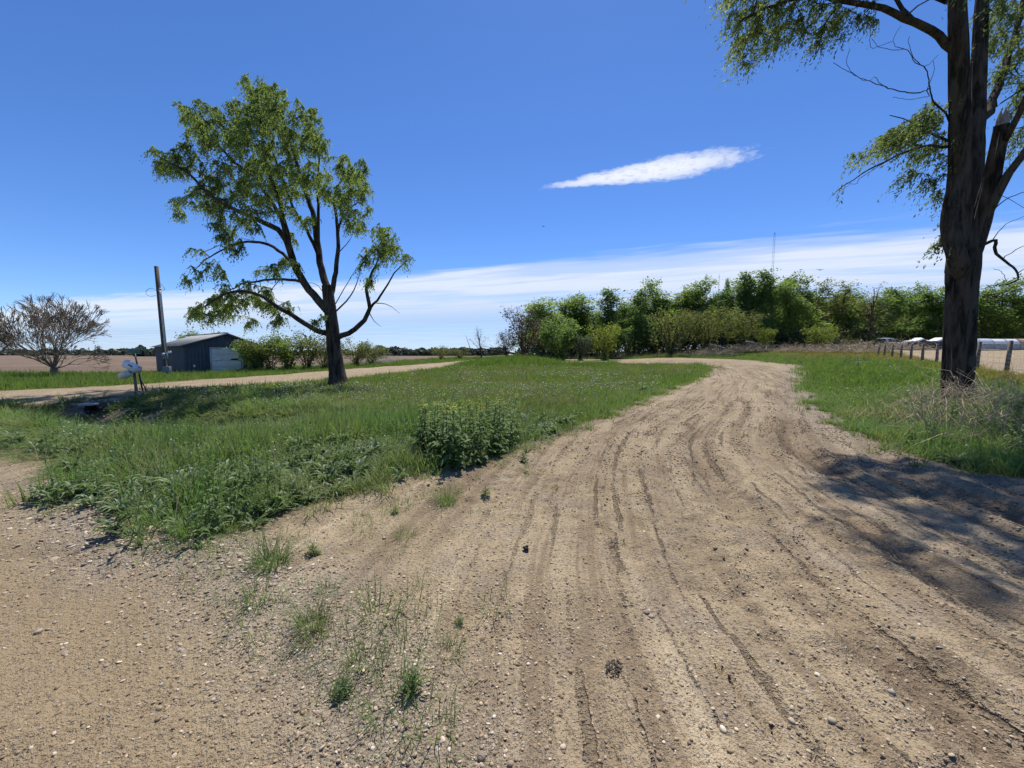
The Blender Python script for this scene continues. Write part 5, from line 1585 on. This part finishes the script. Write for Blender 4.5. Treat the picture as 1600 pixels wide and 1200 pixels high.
# dry stems at the foot of the huge tree
M_DRY = bark_mat('dry_brown_stems', (.26, .195, .12), (.52, .42, .29), 9, .3)
def sticks(n, R, H, rng, rad=(.003, .007), L=(.5, 1.3), arch=.5, sides=3, up=.6):
    mb = MB()
    for k in range(n):
        a = rng.random() * 6.28; r = R * math.sqrt(rng.random())
        b = np.array([math.cos(a) * r, math.sin(a) * r, rng.random() * H * (1 - (r / R) ** 2) * .6])
        d = rng.normal(0, 1, 3); d[2] = abs(d[2]) * up + .1; d /= np.linalg.norm(d)
        l = rng.uniform(*L); rr = rng.uniform(*rad)
        mid = b + d * l * .55; end = b + d * l + np.array([0, 0, -arch * l * rng.random()])
        end[2] = max(end[2], .02)
        mb.tube([b, b * .3 + mid * .7 + rng.normal(0, .03 * l, 3), mid, end], [rr, rr * .85, rr * .7, rr * .35], sides, cap=False)
    return mb
for k, (px, py, R, H, lab) in enumerate([(1480, 638, .9, 1.0, 'tangle of dry brown stems against the left foot of the huge trunk'), (1532, 640, 1.1, 1.3, 'tangle of dry brown stems against the right foot of the huge trunk'), (1578, 652, 1.2, 1.3, 'pale tangled dry brush at the right frame edge below the fence'), (1560, 690, 1.0, .8, 'low tangle of dry stems lying over the shaded weeds'), (1500, 670, .8, .4, 'thin dry stems in the grass just below the huge trunk'), (1420, 660, .6, .25, 'sparse dry stems in the verge left of the huge trunk')]):
    x, y = gp(px, py)
    sticks(150 if k < 4 else 80, R, H * .8, rw, (.003, .007), (.45, 1.25), .7, up=1.0).build('dry_brush', M_DRY, None, (x, y, zt(x, y)), label=lab, cat='brush', group='dry brush around the huge trunk')
# brush piles before the wood
for k, (px, py, Y, R, H, lab) in enumerate([(1110, 556, 52, 3.0, 1.7, 'left half of the grey-brown brush pile before the olive trees'), (1165, 556, 52.5, 2.8, 1.5, 'right half of the grey-brown brush pile before the olive trees'), (1240, 557, 50, 2.6, 1.0, 'low brown brush heap at the far bend of the drive'), (1300, 557, 48, 3.4, 1.6, 'long heap of dry brown brush below the bright yellow-green bush'), (1345, 557, 50, 2.6, 2.0, 'pile of dry brush at the far end of the fence'), (1400, 557, 57, 3.0, 1.6, 'twiggy grey brush heap behind the far fence posts')]):
    x = at(px, 600, Y)[0]; z = float(z_base(np.array([x]), np.array([Y]))[0])
    root = empty('brush_pile', (x, Y, z), label=lab, cat='brush pile', group='brush piles before the wood')
    sticks(330, R, H, rw, (.012, .035), (.7, 2.2), .5, up=.5).build('branches', M_DRY, root)
    if k < 2:
        MB().tube([(-1.2, -1.6, H * .9), (0, -1.8, H * .75), (1.1, -1.9, H * .5)], [.13, .12, .09], 8).build('log', M_DEADWOOD, root, label='pale bleached log on the brush pile', smooth=True)
def dead_branch():
    rng = np.random.default_rng(8)
    Y = 54
    def Q(x, y, d=0):
        return at(x, y, Y + d)
    b = Q(822, 557); b[2] = float(z_base(b[:1], b[1:2])[0])
    sk = Skel(rng, .3)
    sk.limb([(0, 0, .2), Q(800, 552) - b, Q(775, 549) - b, Q(755, 545) - b, Q(735, 546) - b], .2, .04)
    for _ in range(16):
        i = rng.integers(3, sk.n - 1); p = sk.p[i]; d = rng.normal(0, .5, 3); d[2] = abs(d[2]) * .8; d[0] -= .4
        sk.limb([p, p + d * .8 + (0, 0, .1), p + d * 1.6], .05, .012)
    sk.finish(.012)
    V, F_ = sk.wood(8)
    obj('fallen_branch', mesh_np('fallen_branch', V, [F_], M_WOODBARK, True), None, tuple(b), label='dark fallen branch lying at the end of the far lane', cat='branch')
dead_branch()
x, y = gp(588, 572)
sticks(160, 2.0, .3, rw, (.008, .016), (.9, 1.9), .25, up=1.6).build('dry_stalks', flat_mat('bleached_stalks', (.52, .48, .40), .9), None, (at(592, 600, 42)[0], 42, zt(at(592, 600, 42)[0], 42)), label='stand of bleached white stalks beyond the lane right of the lone tree', cat='stalks')

# ------------------------------------------------------------------ fence
def fence():
    posts = [(1572, 582, 532), (1526, 577, 534), (1463.5, 569, 537), (1441, 565, 537), (1423, 562.5, 538), (1407.5, 560.5, 539), (1394, 558.5, 540), (1382, 557, 540), (1372, 555.5, 540), (1664, 600, 524)]
    posts.sort(key=lambda p: -p[0])
    b0 = gp(1572, 582); z0 = zt(*b0)
    root = empty('wire_fence', (b0[0], b0[1], z0), label='old wooden-post wire fence running back along the right verge', cat='fence')
    tops = []
    for k, (px, by, ty) in enumerate(posts):
        x, y = gp(px, by); z = zt(x, y)
        H = min(1.55, max(1.2, at(px, ty, y)[2] - z))
        b = np.array([x - b0[0], y - b0[1], z - z0]); ln = np.array([rw.normal(0, .04), rw.normal(0, .04), 0])
        rr = .075 + .02 * rw.random()
        MB().tube([b + (0, 0, -.2), b + (0, 0, H * .5) + ln * .5, b + (0, 0, H) + ln], [rr, rr * .97, rr * .9], 8).build('post', M_POST, root)
        tops.append((b, H, ln))
    for h in (.12, .3, .5, .7, .9, 1.1):
        pts = []
        for (b, H, ln), (b2, H2, ln2) in zip(tops[:-1], tops[1:]):
            p, q_ = b + (0, 0, h) + ln * h / H + (-.08, 0, 0), b2 + (0, 0, h) + ln2 * h / H2 + (-.08, 0, 0)
            pts += [p, (p + q_) / 2 - (0, 0, .02)]
        pts.append(q_)
        MB().tube(pts, .0035, 3).build('wire', M_STEEL, root)
    mb = MB()
    for (b, H, ln), (b2, H2, ln2) in list(zip(tops[:-1], tops[1:]))[:3]:
        n = int(np.linalg.norm(b2 - b) / .3)
        for k in range(1, n):
            p = b + (b2 - b) * k / n + (-.08, 0, 0)
            mb.tube([p + (0, 0, .1), p + (0, 0, 1.1)], .002, 3, cap=False)
    mb.build('mesh_wire', M_STEEL, root)
fence()

# ------------------------------------------------------------------ yard beyond the fence
M_BALE = flat_mat('white_wrap', (.8, .8, .78), .6, 0, .08, 2.5, dirt=(.5, .48, .45))
M_BALEG = flat_mat('grey_concrete_block', (.34, .345, .35), .8, 0, .2, 2.5, dirt=(.2, .2, .2))
M_TAN = flat_mat('tan_block', (.52, .40, .25), .8, 0, .2, 2.5)
def yard():
    Y = 56.0
    w, h = 1.9, .84
    x = at(1500, 600, Y)[0]
    z = float(z_base(np.array([70.]), np.array([Y]))[0]) - .05
    k = 0
    while x < at(1660, 600, Y)[0]:
        for row in (0, 1):
            tan_ = row == 1 and x > at(1577, 600, Y)[0]
            m_ = M_BALEG if row == 0 else (M_TAN if tan_ else M_BALE)
            nm = 'grey' if row == 0 else ('tan' if tan_ else 'white')
            root = empty('storage_block', (x + w / 2 + rw.normal(0, .03), Y + rw.normal(0, .06), z + row * (h + .02)), label='%s block, %s from the left in the %s row across the gravel lot' % (nm, ORD[k], 'lower' if row == 0 else 'upper'), cat='block', group='%s blocks stacked across the lot' % nm)
            root.rotation_euler = (0, 0, rw.normal(0, .03))
            if row:
                MB().prism([(-.62, .07), (.6, .07), (.6, h), (-.1, h * rw.uniform(.9, 1.05)), (-.5, h * .55)], -w / 2 + .15, w / 2 - .15, 'x').build('body', m_, root, bevel=.04)  # front slanted back, a shape added so the upper row catches light
            else:
                MB().box((0, 0, h / 2 + .07), (w - .06, 1.2, h - .14)).build('body', m_, root, bevel=.04)
            for s_ in (-.6, 0, .6):
                MB().box((s_, 0, .035), (.28, 1.1, .07)).build('foot', m_, root)
        x += w; k += 1
    # covered trailers
    for j, (px, wd, hh, teal) in enumerate(((1428, 3.4, 1.0, False), (1460, 3.6, 1.0, False), (1402, 2.4, .9, True))):
        Y = 58 + j * 1.5
        xx = at(px, 600, Y)[0]; zz = zt(xx, Y)
        root = empty('covered_trailer', (xx, Y, zz), label=('low dark teal trailer left of the two tarp-covered ones', 'dark trailer under a white tarp nearest the huge trunk', 'dark trailer under a white tarp in the middle of the yard')[(1 if j == 1 else 2) if not teal else 0], cat='trailer', group='trailers parked in the yard')
        body = flat_mat('trailer_dark', (.02, .05, .055) if teal else (.022, .022, .026), .5)
        MB().prism([(-wd / 2, .45), (wd / 2, .45), (wd / 2 + .1, .5 + hh * .8), (-wd / 2 - .1, .5 + hh * .8)], -.9, .9).build('hull', body, root, bevel=.05)
        if not teal:
            V, Fs = [], []
            nx_, ny_ = 9, 5
            for a in range(nx_):
                for b in range(ny_):
                    u_, v_ = a / (nx_ - 1) - .5, b / (ny_ - 1) - .5
                    V.append((u_ * (wd + .3), v_ * 2.0, .5 + hh * .82 + .42 * max(0, 1 - abs(u_) * 2.6) + .10 * math.sin(a * 2.1) - .22 * (abs(v_) > .4) - .1 * (abs(u_) > .45)))
            for a in range(nx_ - 1):
                for b in range(ny_ - 1):
                    i = a * ny_ + b; Fs.append((i, i + ny_, i + ny_ + 1, i + 1))
            o = MB().add(V, Fs).build('tarp', M_WHITE, root, smooth=True); so = o.modifiers.new('thick', 'SOLIDIFY'); so.thickness = .03
        for s_ in (-.6, .6):
            for f in (-.85, .85):
                MB().tube([(s_, f - .1, .32), (s_, f + .1, .32)], .32, 14).build('wheel', M_BLACK, root)
    # white pickup seen end-on
    Y = 60; xx = at(1377, 600, Y)[0]; zz = zt(xx, Y)
    t = empty('pickup_truck', (xx, Y, zz), label='small white pickup truck parked beyond the far fence posts', cat='truck')
    t.rotation_euler = (0, 0, .25)
    MB().prism([(-2.6, .45), (2.6, .45), (2.6, .95), (1.2, 1.05), (-2.6, 1.05)], -.95, .95, 'x').build('body', M_WHITE, t, bevel=.06)
    MB().prism([(-2.6 + 1.6, 1.05), (1.2, 1.05), (.45, 1.78), (-.7, 1.78)], -.85, .85, 'x').build('cab', M_WHITE, t, bevel=.06)
    MB().prism([(-1.02, 1.1), (-.72, 1.66), (-.76, 1.66), (-1.06, 1.1)], -.72, .72, 'x').build('rear_window', M_BLACK, t)
    for sx in (-.86, .86):
        MB().prism([(-.85, 1.1), (.95, 1.1), (.36, 1.68), (-.6, 1.68)], sx - .01, sx + .01, 'x').build('side_window', M_BLACK, t)
        for sy in (-1.6, 1.6):
            MB().tube([(sx - .1, sy, .38), (sx + .1, sy, .38)], .38, 16).build('wheel', M_BLACK, t)
    # pale building behind the trees
    Y = 112; xx = at(1558, 600, Y)[0]; zz = zt(xx, Y) - .2
    b = empty('white_building', (xx, Y, zz), label='white building glimpsed through the trees at the far right', cat='building')
    MB().box((0, 0, 3), (13, 8, 6)).build('wall', M_WHITE, b)
    MB().prism([(-7, 5.8), (7, 5.8), (0, 9.2)], -4.5, 4.5).build('roof', M_ROOF, b)
    for s_ in (-4, -1.3, 1.3, 4):
        MB().box((s_, -4.03, 3.2), (1.1, .06, 1.4)).build('window', M_BLACK, b)
yard()

# ------------------------------------------------------------------ masts and birds
def masts():
    Y = 320; xx = at(1198.5, 600, Y)[0]; H = at(1198, 365, Y)[2] - 1.5
    t = empty('radio_mast', (xx, Y, 1.5), label='tall thin lattice radio mast rising behind the wood', cat='mast')
    red = flat_mat('mast_red', (.32, .10, .08), .6); wht = flat_mat('mast_white', (.55, .55, .55), .6)
    nb = 9
    for k in range(nb):
        mb = MB(); z0, z1 = H * k / nb, H * (k + 1) / nb
        legs = [(math.cos(a) * .75, math.sin(a) * .75) for a in (.5, 2.6, 4.7)]
        for x_, y_ in legs:
            mb.tube([(x_, y_, z0), (x_, y_, z1)], .06, 4, cap=False)
        for j in range(4):
            za, zb = z0 + (z1 - z0) * j / 4, z0 + (z1 - z0) * (j + 1) / 4
            for i in range(3):
                p, q_ = legs[i], legs[(i + 1) % 3]
                mb.tube([(*p, za), (*q_, zb)], .03, 3, cap=False)
        mb.build('section', red if k % 2 == 0 else wht, t)
    MB().box((0, 0, H + .4), (.5, .5, .8)).build('beacon', red, t)
    Y = 170; xx = at(1117, 600, Y)[0]; H = at(1117, 428, Y)[2] - 1.2
    t = empty('antenna_pole', (xx, Y, 1.2), label='short thin antenna pole showing above the middle of the wood', cat='mast')
    MB().tube([(0, 0, 0), (0, 0, H)], [.16, .08], 6).build('pole', M_STEEL, t)
    for h in (.93, .965):
        MB().tube([(-.5, 0, H * h), (.5, 0, H * h)], .06, 4).build('crossbar', M_STEEL, t)
    M_BIRD = flat_mat('bird_dark', (.02, .02, .022), .8)
    for k, (px, py, Y, s, lab) in enumerate(((1281, 422, 45, .34, 'dark bird gliding over the right part of the wood'), (849, 354, 60, .26, 'tiny dark bird high in the blue sky below the small cloud'))):
        p = at(px, py, Y)
        b = empty('bird', tuple(p), label=lab, cat='bird', group='birds in flight')
        b.rotation_euler = (.2, .25, .7 + k); b.scale = (s, s, s)
        MB().tube([(-.55, 0, -.02), (-.3, 0, 0), (0, 0, .02), (.3, 0, .02), (.5, 0, .05), (.62, 0, .03)], [.02, .08, .13, .11, .07, .01], 8).build('body', M_BIRD, b, smooth=True)
        for sg in (-1, 1):
            MB().add([(.2, sg * .08, .05), (-.15, sg * .08, .05), (-.2, sg * .6, .18), (.15, sg * .62, .2), (-.15, sg * 1.15, .12), (.0, sg * 1.2, .13)], [(0, 1, 2, 3), (3, 2, 4, 5)]).build('wing', M_BIRD, b)
        MB().add([(-.5, .03, 0), (-.5, -.03, 0), (-.85, -.16, .01), (-.85, .16, .01)], [(0, 1, 2, 3)]).build('tail', M_BIRD, b)
masts()

# ------------------------------------------------------------------ single things lying on the dirt
M_DARKROCK = flat_mat('black_rock', (.012, .011, .010), .9, 0, .3, 30, .6)
x, y = gp(821, 862)
V, Fq = ico(.026, .42, rw, .8, 3)
obj('dark_rock', mesh_np('dark_rock', V, [Fq], M_DARKROCK, True), None, (x, y, zt(x, y) + .018), label='small black rock alone on the tan dirt in the middle foreground', cat='rock')
x, y = gp(966, 1049)
Vs, Fs_, o_ = [], [], 0
for k in range(110):
    rr = .058 * math.sqrt(rw.random()); a = rw.random() * 6.28; sz = .004 + .006 * rw.random() * (1.2 - rr / .058)
    V, Fq = ico(sz, .35, rw, .7, 1)
    Vs.append(V + np.array([math.cos(a) * rr * 1.1, math.sin(a) * rr, sz * .3 + .005 * (1 - rr / .058)])); Fs_.append(Fq + o_); o_ += len(V)
obj('dung_patty', mesh_np('dung_patty', np.concatenate(Vs), [np.concatenate(Fs_)], flat_mat('dried_dung', (.075, .06, .045), 1.0, 0, .4, 60), False), None, (x, y, zt(x, y) + .001), label='flat dark crumbled dung patch on the dirt near the bottom of the picture', cat='dung')
for (px, py, s, lab) in [(1010, 955, .019, 'brown stone right of the middle foreground'), (1018, 962, .017, 'greyish stone touching the brown one'), (1237, 1128, .015, 'pale cream stone right of the short crack'), (1300, 1130, .017, 'light stone at lower right near the near wheel track'), (600, 840, .018, 'whitish stone on bare dirt near the wispy tuft'), (880, 1162, .014, 'cream stone at the bottom middle of the picture'), (752, 1190, .02, 'round grey stone at the bottom edge left of centre'), (1250, 1100, .012, 'small bluish stone near the near wheel track'), (60, 990, .02, 'pale flat stone on the smooth road at lower left'), (1130, 1140, .016, 'dark stone left of the short crack')]:
    x, y = gp(px, py)
    V, Fq = ico(s, .22, rw, .62, 2)
    o = obj('stone', mesh_np('stone', V, [Fq], M_STONE, True), None, (x, y, zt(x, y) + s * .25), label=lab, cat='stone', group='larger stones on the dirt')
    o.rotation_euler = (0, 0, rw.random() * 6)
